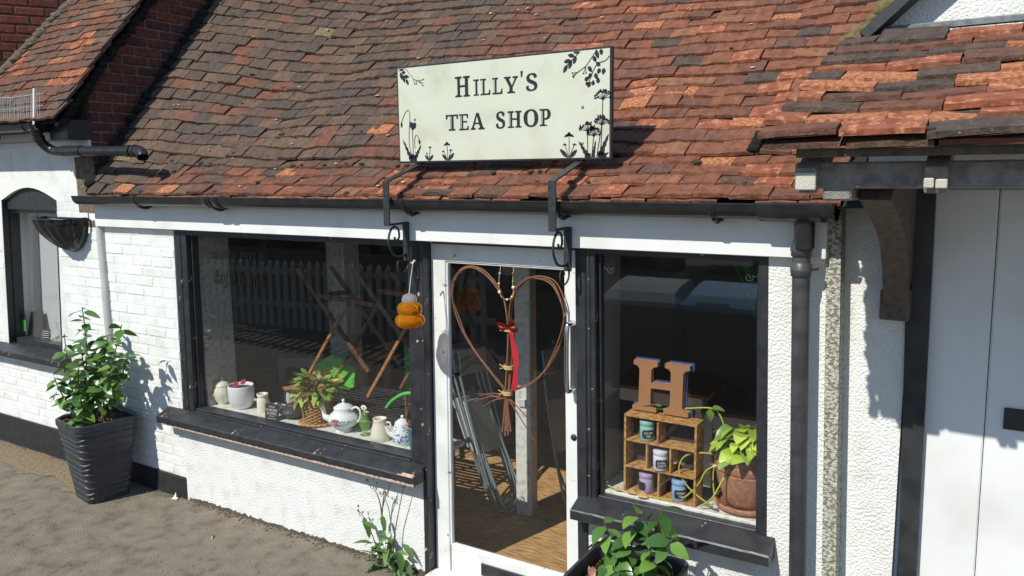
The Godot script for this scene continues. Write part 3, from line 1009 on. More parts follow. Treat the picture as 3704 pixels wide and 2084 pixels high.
func build_left_house() -> void:
	var house := thing("neighbour_house", "white painted brick house with arched black window and tiled roof, left of the tea shop", "building")
	# front wall with its arched opening; the old opening leans over to the right
	var xa := -4.565
	var xb := -3.72
	var st := tool()
	sbox(st, -6.4, xa, -0.05, 2.2, -0.25, -0.0012)
	sbox(st, xb, -3.40, 0.90, 2.2, -0.25, -0.0013)
	box(st, -3.62, -3.14, -0.05, 2.2, -0.25, -0.0012)
	sbox(st, xa, -3.40, -0.05, 0.90, -0.25, -0.0012)
	var wall := put(house, "wall", st, M.white_joint)
	st = tool()
	var poly := [Vector2(-6.2, 2.2), Vector2(-6.2, 2.78), Vector2(-3.164, 2.78), Vector2(-3.164, 2.2)]
	for k in 11:
		var t := k / 10.0
		poly.append(Vector2(lerpf(xb, xa, t), 2.2 + 0.105 * sin(PI * t)))
	extrude(st, poly, 0.24, Transform3D(Basis(), Vector3(0, 0, -0.004)))
	put(house, "upper_wall", st, M.white_brick)
	st = tool()
	bbox(st, Vector3(3.0, 0.06, 0.03), 0.008, Transform3D(Basis(), Vector3(-4.67, 2.64, 0.001)))
	put(house, "brick_ledge", st, M.white)
	bricks(wall, -5.3, -3.17, 0.262, 2.2, func(a, b, y): return (b < sx(xa, y) or a > sx(xb, y) or y < 0.82), func(c): return Transform3D(Basis(), Vector3(c.x, c.y, -0.0135)), ["white_brick"], true)
	st = tool()
	bbox(st, Vector3(3.1, 0.28, 0.03), 0.008, Transform3D(Basis(), Vector3(-4.70, 0.118, -0.002)))
	put(house, "plinth", st, M.tar)
	# window
	st = tool()
	sbox(st, xa, xa + 0.012, 0.93, 2.2, -0.2, 0.003)
	sbox(st, xa + 0.012, xa + 0.022, 0.96, 2.12, -0.13, -0.05)
	sbox(st, xa + 0.012, xb + 0.02, 2.09, 2.13, -0.13, -0.06)
	sbox(st, xa + 0.012, xb + 0.02, 0.94, 0.985, -0.13, -0.05)
	sbox(st, xb - 0.012, xb + 0.0, 0.93, 2.2, -0.2, 0.003)
	var win := put(house, "window", st, M.black_smooth)
	st = tool()
	poly = [Vector2(xa, 2.12), Vector2(xb, 2.12)]
	for k in 11:
		var t := k / 10.0
		poly.append(Vector2(lerpf(xb, xa, t), 2.2 + 0.115 * sin(PI * t)))
	extrude(st, poly, 0.04, Transform3D(Basis(), Vector3(0, 0, -0.035)))
	put(win, "arch_board", st, M.iron)
	st = tool()
	sbox(st, xa + 0.02, xb, 0.97, 2.10, -0.102, -0.098)
	put(win, "pane", st, M.glass)
	window_sill(house, -4.93, -3.72, 0.845, 0.10, false)
	# the room behind: pale lining boards close to the glass
	st = tool()
	box(st, -5.2, -3.70, 0.93, 0.97, -0.6, -0.13)
	put(house, "window_board", st, M.board_white)
	st = tool()
	sbox(st, xa + 0.0, xa + 0.02, 0.97, 2.3, -0.3, -0.131)
	put(house, "lining_board", st, M.white)
	st = tool()
	sbox(st, xa + 0.02, -4.50, 0.97, 2.3, -0.27, -0.25)
	put(house, "lining_board", st, M.lining)
	st = tool()
	sbox(st, -4.44, -3.6, 0.97, 2.3, -0.25, -0.235)
	put(house, "lining_board", st, M.lining)
	st = tool()
	sbox(st, -4.51, -4.43, 0.97, 2.3, -0.32, -0.30)
	put(house, "lining_board", st, M.room_dark)
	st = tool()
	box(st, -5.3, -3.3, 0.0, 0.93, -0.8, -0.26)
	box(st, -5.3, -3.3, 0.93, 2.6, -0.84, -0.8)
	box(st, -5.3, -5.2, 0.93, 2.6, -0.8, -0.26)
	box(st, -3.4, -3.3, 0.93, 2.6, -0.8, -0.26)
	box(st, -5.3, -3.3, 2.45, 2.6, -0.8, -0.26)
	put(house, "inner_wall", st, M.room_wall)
	# eaves, gutter and its pipe running over to the shop roof
	st = tool()
	box(st, -6.2, -3.165, 2.775, 2.80, -0.1, 0.20)
	box(st, -6.2, -3.40, 2.72, 2.80, 0.15, 0.18)
	put(house, "soffit", st, M.black_smooth)
	st = tool()
	bbox(st, Vector3(0.24, 0.145, 0.20), 0.006, Transform3D(Basis(), Vector3(-3.28, 2.735, 0.08)))
	put(house, "box_end", st, M.black_smooth)
	st = tool()
	st.set_smooth_group(0)
	for r in [0.06, 0.055]:
		for k in 12:
			var a := PI + PI * k / 12.0
			var b := PI + PI * (k + 1) / 12.0
			var q := [Vector3(-6.2, sin(a) * r, cos(a) * r), Vector3(-3.36, sin(a) * r, cos(a) * r), Vector3(-3.36, sin(b) * r, cos(b) * r), Vector3(-6.2, sin(b) * r, cos(b) * r)]
			for i in [0, 1, 2, 0, 2, 3]:
				st.add_vertex(q[i] + Vector3(0, 2.785, 0.245))
	st.set_smooth_group(-1)
	lathe(st, [Vector2(0.0, 0.0), Vector2(0.06, 0.0), Vector2(0.063, 0.01)], 14, Transform3D(Basis(Vector3(0, 0, 1), Vector3(1, 0, 0), Vector3(0, 1, 0)), Vector3(-3.36, 2.785, 0.245)), PI / 2, PI * 1.5)
	var gut := put(house, "gutter", st, M.plastic_black)
	for x in [-3.55, -3.43]:
		st = tool()
		lathe(st, [Vector2(0.06, -0.016), Vector2(0.066, -0.013), Vector2(0.066, 0.013), Vector2(0.06, 0.016)], 14, Transform3D(Basis(Vector3(0, 0, 1), Vector3(1, 0, 0), Vector3(0, 1, 0)), Vector3(x, 2.785, 0.245)), PI / 2, PI * 1.5)
		put(gut, "union", st, M.plastic_black)
	st = tool()
	var path := spline([Vector3(-3.47, 2.74, 0.235), Vector3(-3.47, 2.67, 0.22), Vector3(-3.46, 2.625, 0.19), Vector3(-3.43, 2.592, 0.16), Vector3(-3.37, 2.578, 0.15), Vector3(-3.30, 2.577, 0.15), Vector3(-2.88, 2.570, 0.13), Vector3(-2.50, 2.562, 0.115)], 4)
	tube(st, path, 0.036, 16)
	tube(st, [Vector3(-3.47, 2.735, 0.234), Vector3(-3.47, 2.71, 0.228)], 0.043, 16)
	tube(st, [Vector3(-3.47, 2.69, 0.224), Vector3(-3.47, 2.668, 0.218)], 0.042, 16)
	tube(st, [Vector3(-3.28, 2.577, 0.15), Vector3(-3.06, 2.573, 0.138)], 0.042, 16)
	tube(st, [Vector3(-2.55, 2.563, 0.116), Vector3(-2.49, 2.562, 0.115)], 0.042, 16)
	tube(st, [Vector3(-2.47, 2.562, 0.115), Vector3(-2.44, 2.561, 0.115)], 0.043, 16)
	tube(st, spline([Vector3(-2.45, 2.562, 0.115), Vector3(-2.40, 2.558, 0.118), Vector3(-2.365, 2.54, 0.125), Vector3(-2.345, 2.515, 0.135)], 4), 0.038, 16, false)
	tube(st, spline([Vector3(-2.45, 2.562, 0.115), Vector3(-2.40, 2.558, 0.118), Vector3(-2.365, 2.54, 0.125), Vector3(-2.345, 2.515, 0.135)], 4), 0.033, 16, false)
	put(house, "drain_pipe", st, M.plastic_black)
	# roof
	st = tool()
	sheet(st, left_roof, -6.2, -3.13, 0.0, 2.9, 14, 6, -0.014)
	var roof := put(house, "roof", st, M.felt)
	lay_tiles(roof, tile_mesh, left_roof, func(_t): return -5.0, func(_t): return -3.10, 30, 0.080, 0.165, left_tone, 300, EYE)
	st = tool()
	for i in 20:
		var a := left_roof(-3.12, 0.11 * i) + Vector3(0, -0.04, -0.035)
		lumpy(st, a, left_roof(-3.12, 0.11 * i + 0.11) + Vector3(0, -0.04, -0.035), 0.032, 6)
	put(roof, "verge_mortar", st, M.moss_dark)
	# gable wall of dark red brick
	st = tool()
	poly = [Vector2(0.0, 2.0), Vector2(0.0, 3.03), Vector2(-2.2, 5.78), Vector2(-2.2, 2.0)]
	extrude(st, poly, 0.25, Transform3D(Basis(Vector3(0, 0, 1), Vector3(0, 1, 0), Vector3(-1, 0, 0)), Vector3(-3.412, 0, 0)))
	var gab := put(house, "gable_wall", st, M.brick_joint)
	bricks(gab, -1.75, 0.0, 2.28, 4.6,
		func(a, b, y): return y + 0.064 < 3.11 - 0.625 * (a + b) and y > 2.22 - 1.2 * b - 0.25 and a > -1.75,
		func(c): return Transform3D(Basis(Vector3(0, 0, 1), Vector3(0, 1, 0), Vector3(-1, 0, 0)) * Basis(Vector3.UP, PI), Vector3(-3.1705, c.y, c.x)), ["brick_0", "brick_0", "brick_1", "brick_2"])
	# white wire guard standing along the gutter
	st = tool()
	box(st, -6.0, -5.99, 2.85, 2.99, 0.2, 0.204)
	var guard := put(house, "gutter_guard", st, M.furniture_white)
	for x in [-4.50, -3.93, -3.36]:
		st = tool()
		bbox(st, Vector3(0.022, 0.26, 0.006), 0.001, Transform3D(Basis(Vector3.RIGHT, -0.1), Vector3(x, 2.90, 0.295)))
		put(guard, "post", st, M.furniture_white)
	st = tool()
	for i in 62:
		var x := -4.9 + 0.0265 * i + rng.randf_range(-0.004, 0.004)
		tube(st, [Vector3(x, 2.80, 0.30), Vector3(x + rng.randf_range(-0.006, 0.006), 2.90, 0.293), Vector3(x - 0.012 + rng.randf_range(-0.008, 0.008), 3.0, 0.275)], 0.0021, 4, false)
	for y in [2.815, 2.90, 2.985]:
		var w := []
		for i in 20:
			w.append(Vector3(-4.92 + 0.088 * i, y + rng.randf_range(-0.003, 0.003), 0.30 - (y - 2.80) * 0.12))
		tube(st, w, 0.0026, 4)
	put(guard, "wire_mesh", st, M.trim_grey)
	st = tool()
	for i in 10:
		var x := rng.randf_range(-4.6, -3.35)
		ball(st, Vector3(x, 2.845, 0.26), Vector3(0.03, 0.012, 0.02), 6, 4, 0.3)
	put(house, "leaf_litter", st, M.bark)

func build_brick_house() -> void:
	var house := thing("brick_house", "taller red brick house wall rising beyond the roof of the white neighbour", "building")
	# its wall is turned towards the yard; local x runs along the wall, z is its outward face
	var along := Vector3(0.51, 0, -0.86)
	var face := Vector3(0.86, 0, 0.51)
	var base := Transform3D(Basis(along, Vector3.UP, face), Vector3(-4.47, 0, -0.02))
	var st := tool()
	var p := []
	for i in 8:
		p.append(base * Vector3(3.0 if i & 1 else -0.9, 6.5 if i & 2 else 2.7, 0.0 if i & 4 else -2.0))
	hexa(st, p)
	var w := put(house, "wall", st, M.brick_joint)
	bricks(w, -0.5, 1.7, 2.98, 4.9, func(a, _b, y): return y > 2.95 + 1.05 * a, func(c): return base * Transform3D(Basis(), Vector3(c.x, c.y, -0.0015)), ["brick_0", "brick_1", "brick_1", "brick_2"])
	st = tool()
	for i in 26:
		var t0 := 0.05 + 0.075 * i
		var q := func(t: float) -> Vector3:
			# where the wall meets the neighbour's roof slope
			var s := 0.62 * t / 0.86
			var v := base * Vector3(s, 0, 0.03)
			v.y = 2.80 + 1.257 * (0.285 - v.z) + 0.03
			return v
		tube(st, [q.call(t0), q.call(t0 + 0.08)], 0.045, 8)
		lumpy(st, q.call(t0), q.call(t0 + 0.075), 0.040, 9)
	put(house, "mortar_fillet", st, M.mortar)

func porch_roof(x: float, t: float) -> Vector3:
	var p := deg_to_rad(23.5)
	var sag := 0.018 * wave.get_noise_2d(x * 4.0 + 70.0, t * 4.0)
	return Vector3(x, 2.462 + sin(p) * t + sag, 0.97 - cos(p) * t)

func porch_tone(x: float, t: float) -> String:
	var r := clampf(0.5 + 0.6 * wave.get_noise_2d(x * 9.0 + 11.0, t * 12.0) + rng.randf_range(-0.45, 0.45), 0.0, 0.999)
	return "tile_slate" if r < 0.22 else ("tile_flaked" if r < 0.36 else ("tile_plum" if r < 0.50 else ("tile_warm" if r < 0.74 else ("tile_rust" if r < 0.9 else "tile_dark"))))

func build_right_house() -> void:
	var house := thing("porch_house", "white pebble rendered house with tiled timber porch over a white boarded door", "building")
	var st := tool()
	box(st, 2.10, 2.41, -0.05, 2.36, -0.35, -0.10)
	box(st, 2.23, 2.41, 2.36, 2.95, -0.35, -0.10)
	box(st, 2.41, 5.0, 2.36, 2.95, -0.35, -0.10)
	box(st, 3.45, 5.0, -0.05, 2.36, -0.35, -0.10)
	put(house, "wall", st, M.pebble)
	# black door frame and boarded door
	st = tool()
	var q := []
	for i in 8:
		var top := (i & 2) != 0
		var x: float = (2.50 if i & 1 else 2.395) if top else (2.525 if i & 1 else 2.455)
		x = (2.485 if i & 1 else 2.385) if top else (2.515 if i & 1 else 2.458)
		q.append(Vector3(x, 2.36 if top else -0.05, -0.085 if i & 4 else -0.2))
	hexa(st, q)
	box(st, 2.47, 3.45, 2.31, 2.36, -0.2, -0.088)
	put(house, "door_frame", st, M.black_smooth)
	st = tool()
	box(st, 2.47, 3.45, -0.05, 2.32, -0.18, -0.150)
	var door := put(house, "door", st, M.iron)
	var xs := [2.476, 2.703, 2.93, 3.157, 3.40]
	for i in 4:
		st = tool()
		bbox(st, Vector3(xs[i + 1] - xs[i] - 0.003, 2.35, 0.022), 0.006, Transform3D(Basis(Vector3(1, 0, 0), Vector3(-0.010, 1, 0), Vector3(0, 0, 1)), Vector3((xs[i] + xs[i + 1]) / 2.0 + 0.012, 1.13, -0.139)))
		put(door, "plank", st, M.door_white)
	st = tool()
	bbox(st, Vector3(0.26, 0.088, 0.014), 0.003, Transform3D(Basis(), Vector3(2.906, 1.392, -0.122)))
	put(door, "letter_plate", st, M.black_smooth)
	# porch timbers
	st = tool()
	bar(st, Vector3(2.14, 2.369, 0.80), Vector3(3.6, 2.369, 0.80), 0.082, 0.09, Vector3.UP, 0.006)
	put(house, "porch_beam", st, M.old_beam)
	st = tool()
	bar(st, Vector3(2.27, 2.325, 0.84), Vector3(2.27, 2.30, -0.10), 0.085, 0.07, Vector3.RIGHT, 0.006)
	put(house, "tie_beam", st, M.old_beam)
	for x in [2.182, 2.545, 2.95, 3.35]:
		st = tool()
		var sl := Vector3(0, -0.40, 0.92).normalized()
		bar(st, Vector3(x, 2.72, -0.02), Vector3(x, 2.352, 0.868), 0.062, 0.085, Vector3.RIGHT, 0.004)
		var raf := put(house, "rafter", st, M.old_beam)
		st = tool()
		var b := Basis(Vector3.RIGHT, 0.06)
		if x > 2.4 and x < 2.6:
			bbox(st, Vector3(0.027, 0.030, 0.008), 0.003, Transform3D(b, Vector3(x - 0.017, 2.345, 0.881)))
			bbox(st, Vector3(0.031, 0.028, 0.008), 0.003, Transform3D(b, Vector3(x + 0.016, 2.343, 0.879)))
		else:
			bbox(st, Vector3(0.062, 0.055, 0.008), 0.003, Transform3D(b, Vector3(x, 2.351, 0.882)))
		put(raf, "painted_end", st, M.end_paint)
	st = tool()
	box(st, 2.16, 3.6, 2.425, 2.452, 0.86, 0.93)
	put(house, "eaves_board", st, M.brace)
	# curved brace on its corbel
	st = tool()
	var w0 := spline([Vector3(0, 1.80, -0.02), Vector3(0, 2.0, 0.10), Vector3(0, 2.15, 0.30), Vector3(0, 2.29, 0.76)], 6)
	var w1 := spline([Vector3(0, 1.80, -0.10), Vector3(0, 2.06, -0.10), Vector3(0, 2.32, -0.10), Vector3(0, 2.325, 0.72)], 6)
	for i in w0.size() - 1:
		var p := []
		for k in 8:
			var e: Array = w0 if k & 4 else w1
			var v: Vector3 = e[i + 1] if k & 2 else e[i]
			p.append(Vector3(2.418 if k & 1 else 2.325, v.y, v.z))
		hexa(st, p)
	put(house, "brace", st, M.brace)
	st = tool()
	bbox(st, Vector3(0.11, 0.125, 0.10), 0.006, Transform3D(Basis(), Vector3(2.368, 1.835, -0.05)))
	bbox(st, Vector3(0.10, 0.05, 0.085), 0.01, Transform3D(Basis(), Vector3(2.368, 1.912, -0.055)))
	put(house, "corbel", st, M.brace)
	# porch roof
	st = tool()
	sheet(st, porch_roof, 2.10, 3.7, 0.02, 1.14, 6, 4, -0.012)
	var roof := put(house, "porch_roof", st, M.felt)
	lay_tiles(roof, wide_tile_mesh, porch_roof, func(t): return 2.035 + 0.12 * t, func(_t): return 3.4, 10, 0.098, 0.235, porch_tone, 300, EYE, 1.1)
	for i in 7:
		inst(roof, "tile", wide_tile_mesh[i % 5], M[["tile_plum", "tile_brown", "tile_rust"][i % 3]], Transform3D(Basis(Vector3.RIGHT, deg_to_rad(23.0)), Vector3(2.18 + 0.245 * i, 2.452, 0.962)))
	st = tool()
	for i in 14:
		var r := 0.098 * (rng.randi() % 9)
		var s := rng.randf_range(0.007, 0.014)
		ball(st, porch_roof(rng.randf_range(2.1, 2.8), r) + Vector3(0, 0.044, -0.008), Vector3(s * 1.6, s * 0.6, s), 7, 4, 0.25)
	put(roof, "moss", st, M.moss).set_meta("kind", "stuff")
	st = tool()
	for i in 12:
		lumpy(st, porch_roof(2.045 + 0.011 * i, 0.095 * i) + Vector3(-0.012, -0.01, 0), porch_roof(2.056 + 0.011 * i, 0.095 * i + 0.095) + Vector3(-0.012, -0.01, 0), 0.022, 5)
	put(roof, "verge_mortar", st, M.moss_dark)
	# gable above the porch: flashing, white wall, dark rake board and lichened mortar
	st = tool()
	bbox(st, Vector3(1.6, 0.028, 0.02), 0.004, Transform3D(Basis(), Vector3(2.98, 2.930, -0.055)))
	put(house, "flashing", st, M.lead)
	st = tool()
	extrude(st, [Vector2(2.20, 2.85), Vector2(2.20, 2.90), Vector2(3.6, 4.15), Vector2(5.0, 4.15), Vector2(5.0, 2.85)], 0.25, Transform3D(Basis(), Vector3(0, 0, -0.09)))
	put(house, "gable_wall", st, M.pebble)
	st = tool()
	bar(st, Vector3(2.20, 2.905, -0.04), Vector3(3.73, 4.27, -0.04), 0.045, 0.12, Vector3(-0.67, 0.74, 0), 0.004)
	put(house, "rake_board", st, M.iron)
	st = tool()
	for i in 26:
		var a := Vector3(2.125, 2.87, -0.05).lerp(Vector3(3.65, 4.28, -0.05), i / 26.0)
		lumpy(st, a, Vector3(2.125, 2.87, -0.05).lerp(Vector3(3.65, 4.28, -0.05), (i + 1) / 26.0), 0.036, 9)
	put(house, "verge_mortar", st, M.lichen_gold)

func build_inside() -> void:
	var shop: Node3D = get_node("tea_shop")
	var st := tool()
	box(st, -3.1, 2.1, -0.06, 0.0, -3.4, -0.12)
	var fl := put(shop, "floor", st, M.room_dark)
	# floor boards run back from the door
	var z := -0.22
	while z > -3.3:
		st = tool()
		bbox(st, Vector3(5.0, 0.022, 0.207), 0.002, Transform3D(Basis(), Vector3(-0.5, 0.012 + rng.randf_range(-0.001, 0.001), z)))
		put(fl, "plank", st, M.floorwood)
		z -= 0.21
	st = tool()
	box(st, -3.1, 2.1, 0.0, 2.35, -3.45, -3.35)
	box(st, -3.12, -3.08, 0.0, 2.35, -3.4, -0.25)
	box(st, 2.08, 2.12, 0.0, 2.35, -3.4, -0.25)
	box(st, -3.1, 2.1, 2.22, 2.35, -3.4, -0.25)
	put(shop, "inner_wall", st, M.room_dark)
	st = tool()
	box(st, -2.38, -2.14, 0.70, 2.02, -0.36, -0.10)
	put(shop, "window_reveal", st, M.reveal)
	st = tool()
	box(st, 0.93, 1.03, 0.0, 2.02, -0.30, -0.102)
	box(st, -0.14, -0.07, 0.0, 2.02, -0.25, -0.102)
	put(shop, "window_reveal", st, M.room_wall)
	st = tool()
	bbox(st, Vector3(2.13, 0.03, 0.36), 0.004, Transform3D(Basis(), Vector3(-1.14, 0.700, -0.235)))
	put(shop, "window_board", st, M.board_white)
	st = tool()
	bbox(st, Vector3(0.90, 0.03, 0.30), 0.004, Transform3D(Basis(), Vector3(1.47, 0.742, -0.205)))
	put(shop, "window_board", st, M.board_white)
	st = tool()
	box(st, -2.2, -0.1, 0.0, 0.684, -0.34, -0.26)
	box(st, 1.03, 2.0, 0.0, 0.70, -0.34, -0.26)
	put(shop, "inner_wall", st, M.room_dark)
	st = tool()
	bbox(st, Vector3(0.115, 2.25, 0.115), 0.006, Transform3D(Basis(Vector3.UP, 0.12), Vector3(0.010, 1.13, -1.03)))
	put(shop, "pillar", st, M.pillar)
	st = tool()
	bbox(st, Vector3(0.20, 2.25, 0.2), 0.006, Transform3D(Basis(), Vector3(-2.14, 1.13, -1.55)))
	put(shop, "pillar", st, M.pillar)
	st = tool()
	bbox(st, Vector3(0.05, 0.055, 0.012), 0.003, Transform3D(Basis(Vector3.UP, 0.12), Vector3(0.02, 0.83, -0.965)))
	put(shop, "wall_socket", st, M.furniture_white)
	# tables
	cafe_table("white legged cafe table with wooden top just behind the left window", Vector3(-1.84, 0, -0.84), 0.36, 0.36, 0.05)
	cafe_table("white legged cafe table standing at the back of the room, left of the pillar", Vector3(-2.62, 0, -1.9), 0.9, 0.7, 0.35)
	cafe_table("white legged cafe table behind the letter and cubby shelf", Vector3(1.55, 0, -2.05), 1.1, 0.7, 0.1)
	cafe_table("white table seen through the door to the right of the pillar", Vector3(0.55, 0, -2.3), 0.8, 0.6, 0.0)
	# black slatted folding table laid flat
	var sl := thing("slatted_table", "black slatted metal table top behind the floral teapot", "table", Vector3(-1.0, 0, -0.66), 0.04)
	st = tool()
	bbox(st, Vector3(0.76, 0.03, 0.035), 0.004, Transform3D(Basis(), Vector3(0, 0.765, 0.27)))
	bbox(st, Vector3(0.76, 0.03, 0.035), 0.004, Transform3D(Basis(), Vector3(0, 0.765, -0.27)))
	bbox(st, Vector3(0.035, 0.03, 0.54), 0.004, Transform3D(Basis(), Vector3(-0.38, 0.765, 0)))
	bbox(st, Vector3(0.035, 0.03, 0.54), 0.004, Transform3D(Basis(), Vector3(0.38, 0.765, 0)))
	put(sl, "frame", st, M.slats)
	var sm := tool()
	bbox(sm, Vector3(0.72, 0.012, 0.034), 0.003)
	sm.generate_normals()
	var slat: Mesh = sm.commit()
	for i in 10:
		inst(sl, "slat", slat, M.slats, Transform3D(Basis(), Vector3(0, 0.772, -0.23 + 0.051 * i)))
	for sx in [-0.34, 0.34]:
		st = tool()
		bar(st, Vector3(sx, 0.0, 0.28), Vector3(sx, 0.75, -0.28), 0.03, 0.02, Vector3.RIGHT)
		put(sl, "leg", st, M.slats)
	# wooden folding chairs set on the table
	folding_chair("wooden folding chair with crossed legs, left of two behind the left window", [Vector3(-1.90, 1.665, -0.80), Vector3(-1.21, 0.93, -0.80), Vector3(-1.36, 1.43, -0.76), Vector3(-1.78, 0.80, -0.70)], Vector3(-1.68, 1.475, -0.79), Vector3(-1.06, 1.44, -0.79))
	folding_chair("wooden folding chair with crossed legs, right of two behind the left window", [Vector3(-1.25, 1.655, -0.78), Vector3(-0.66, 1.02, -0.78), Vector3(-0.76, 1.36, -0.74), Vector3(-1.10, 0.79, -0.66)], Vector3(-1.13, 1.54, -0.84), Vector3(-0.50, 1.52, -0.84))
	# green plastic chairs
	green_chair("bright green plastic chair behind the wicker basket plant", Vector3(-1.80, 0, -0.98), 0.35, false)
	green_chair("bright green plastic chair with rounded back beside the teal pot", Vector3(-0.68, 0, -0.56), 0.0, true)
	green_chair("bright green plastic chair deep in the dark room", Vector3(-1.35, 0.12, -1.6), 0.2, false)
	# folding chairs leaning by the pillar
	for i in 3:
		steel_chair(["grey steel folding chair leaning nearest the pillar", "grey steel folding chair leaning in the middle of the stack", "grey steel folding chair leaning leftmost in the stack"][i], Vector3(-0.21 - 0.06 * i, 0.03, -1.10 - 0.05 * i), 0.10 + 0.03 * i)
	steel_chair("grey steel folding chair leaning on the right side of the pillar", Vector3(0.19, 0.03, -1.38), -0.02)
	# green curtain
	st = tool()
	st.set_smooth_group(0)
	for i in 24:
		for k in 6:
			var q := []
			for e in [[0, 0], [1, 0], [1, 1], [0, 1]]:
				var u: float = (i + e[0]) / 24.0
				var v: float = (k + e[1]) / 6.0
				var gather := 1.0 - 0.55 * sin(v * PI * 0.5) * (1.0 if v < 1.0 else 0.9)
				q.append(Vector3(1.86 - 0.36 * (1.0 - u) * gather, 2.0 - 0.52 * v, -0.52 + 0.02 * sin(u * 30.0)))
			for e in [0, 1, 2, 0, 2, 3]:
				st.add_vertex(q[e])
	var cu := thing("curtain", "dim green curtain gathered at the top right of the right window", "curtain")
	put(cu, "cloth", st, paint(0.03, 0.12, 0.03, 0.9))

func cafe_table(label: String, at: Vector3, w: float, d: float, turn: float) -> void:
	var t := thing("cafe_table", label, "table", at, turn)
	var st := tool()
	bbox(st, Vector3(w, 0.028, d), 0.004, Transform3D(Basis(), Vector3(0, 0.735, 0)))
	put(t, "table_top", st, M.pine if at.x < -1.0 and at.z > -1.2 else M.table_top)
	st = tool()
	bbox(st, Vector3(w - 0.06, 0.10, d - 0.06), 0.003, Transform3D(Basis(), Vector3(0, 0.67, 0)))
	put(t, "apron", st, M.furniture_white)
	for k in 4:
		st = tool()
		bbox(st, Vector3(0.055, 0.70, 0.055), 0.003, Transform3D(Basis(), Vector3((w / 2 - 0.05) * (1 if k & 1 else -1), 0.365, (d / 2 - 0.05) * (1 if k & 2 else -1))))
		put(t, "leg", st, M.furniture_white)

func folding_chair(label: String, p: Array, r0: Vector3, r1: Vector3) -> void:
	var c := thing("wooden_chair", label, "folding chair", Vector3.ZERO, 0.0)
	for k in 2:
		var off := Vector3(0.02, -0.02, -0.34) * k
		var st := tool()
		bar(st, p[0] + off, p[1] + off, 0.036, 0.020, Vector3(0.7, 0.7, 0), 0.003)
		put(c, "leg", st, M.darkpine if k == 0 else M.table_top)
		st = tool()
		bar(st, p[2] + off, p[3] + off, 0.025, 0.020, Vector3(0.7, -0.7, 0), 0.003)
		put(c, "leg", st, M.pine if k == 0 else M.table_top)
	var st2 := tool()
	bar(st2, r0, r1, 0.036, 0.020, Vector3.UP, 0.003)
	put(c, "rail", st2, M.darkpine)
	st2 = tool()
	bar(st2, r0, r0 + Vector3(0.02, -0.02, -0.34), 0.035, 0.02, Vector3.UP, 0.003)
	put(c, "stretcher", st2, M.darkpine)

func green_chair(label: String, at: Vector3, turn: float, hoop: bool) -> void:
	var c := thing("green_chair", label, "chair", at, turn)
	var st := tool()
	if hoop:
		tube(st, spline([Vector3(-0.24, 0.44, 0.04), Vector3(-0.21, 0.62, 0.02), Vector3(-0.14, 0.80, 0.0), Vector3(0.02, 0.90, -0.02), Vector3(0.2, 0.86, -0.02), Vector3(0.26, 0.5, 0.0)], 6), 0.013, 8)
	else:
		st.set_smooth_group(0)
		for i in 12:
			for k in 5:
				var q := []
				for e in [[0, 0], [1, 0], [1, 1], [0, 1]]:
					var u: float = (i + e[0]) / 12.0
					var v: float = (k + e[1]) / 5.0
					var a: float = (u - 0.5) * 1.5
					q.append(Vector3(0.25 * sin(a) * (1.0 + 0.15 * v), 0.46 + v * (0.42 - 0.05 * cos(u * TAU)), -0.16 * cos(a) - 0.06 * v + 0.1))
				for e in [0, 1, 2, 0, 2, 3]:
					st.add_vertex(q[e])
		st.set_smooth_group(-1)
	put(c, "backrest", st, M.green_plastic)
	st = tool()
	bbox(st, Vector3(0.42, 0.02, 0.40), 0.008, Transform3D(Basis(), Vector3(0, 0.45, 0.05)))
	put(c, "seat", st, M.green_plastic)
	for k in 4:
		st = tool()
		var sx := 1.0 if k & 1 else -1.0
		var sz := 1.0 if k & 2 else -1.0
		tube(st, [Vector3(0.17 * sx, 0.44, 0.05 + 0.15 * sz), Vector3(0.2 * sx, -at.y + 0.03, 0.05 + 0.18 * sz)], 0.014, 8)
		put(c, "leg", st, M.steel)

func steel_chair(label: String, at: Vector3, lean: float) -> void:
	var c := thing("steel_chair", label, "folding chair", at, 0.12)
	var st := tool()
	for s in [-1, 1]:
		tube(st, spline([Vector3(-0.20 - lean, 0.92, -0.10 + 0.2 * s), Vector3(-0.10 - lean * 0.5, 0.5, -0.02 + 0.19 * s), Vector3(0.03, 0.06, 0.06 + 0.17 * s), Vector3(0.07, 0.012, 0.05 + 0.10 * s), Vector3(0.08, 0.008, 0.05)], 5), 0.010, 8)
	put(c, "front_tube", st, M.steel)
	st = tool()
	for s in [-1, 1]:
		tube(st, spline([Vector3(-0.16 - lean, 0.72, -0.06 + 0.15 * s), Vector3(-0.08, 0.35, 0.0 + 0.15 * s), Vector3(0.10, 0.03, 0.08 + 0.14 * s), Vector3(0.12, 0.008, 0.08)], 5), 0.010, 8)
	put(c, "rear_tube", st, M.steel)
	st = tool()
	bar(st, Vector3(-0.16 - lean, 0.72, -0.06), Vector3(-0.07 - lean * 0.5, 0.36, 0.0), 0.36, 0.012, Vector3(0, 0, 1), 0.004)
	put(c, "seat", st, M.trim_grey)
	st = tool()
	bar(st, Vector3(-0.22 - lean, 1.08, -0.12), Vector3(-0.19 - lean, 0.90, -0.10), 0.40, 0.014, Vector3(0, 0, 1), 0.004)
	put(c, "backrest", st, M.trim_grey)

func stroke(st: SurfaceTool, pts: Array, w: float) -> void:
	for i in pts.size() - 1:
		var a: Vector2 = pts[i]
		var b: Vector2 = pts[i + 1]
		var n := (b - a).orthogonal().normalized() * w * 0.5
		extrude(st, [a - n, b - n, b + n, a + n], 0.0)

func curve2(c: Array, per := 5) -> Array:
	var v := []
	for p in c:
		v.append(Vector3(p.x, p.y, 0))
	var o := []
	for p in spline(v, per):
		o.append(Vector2(p.x, p.y))
	return o

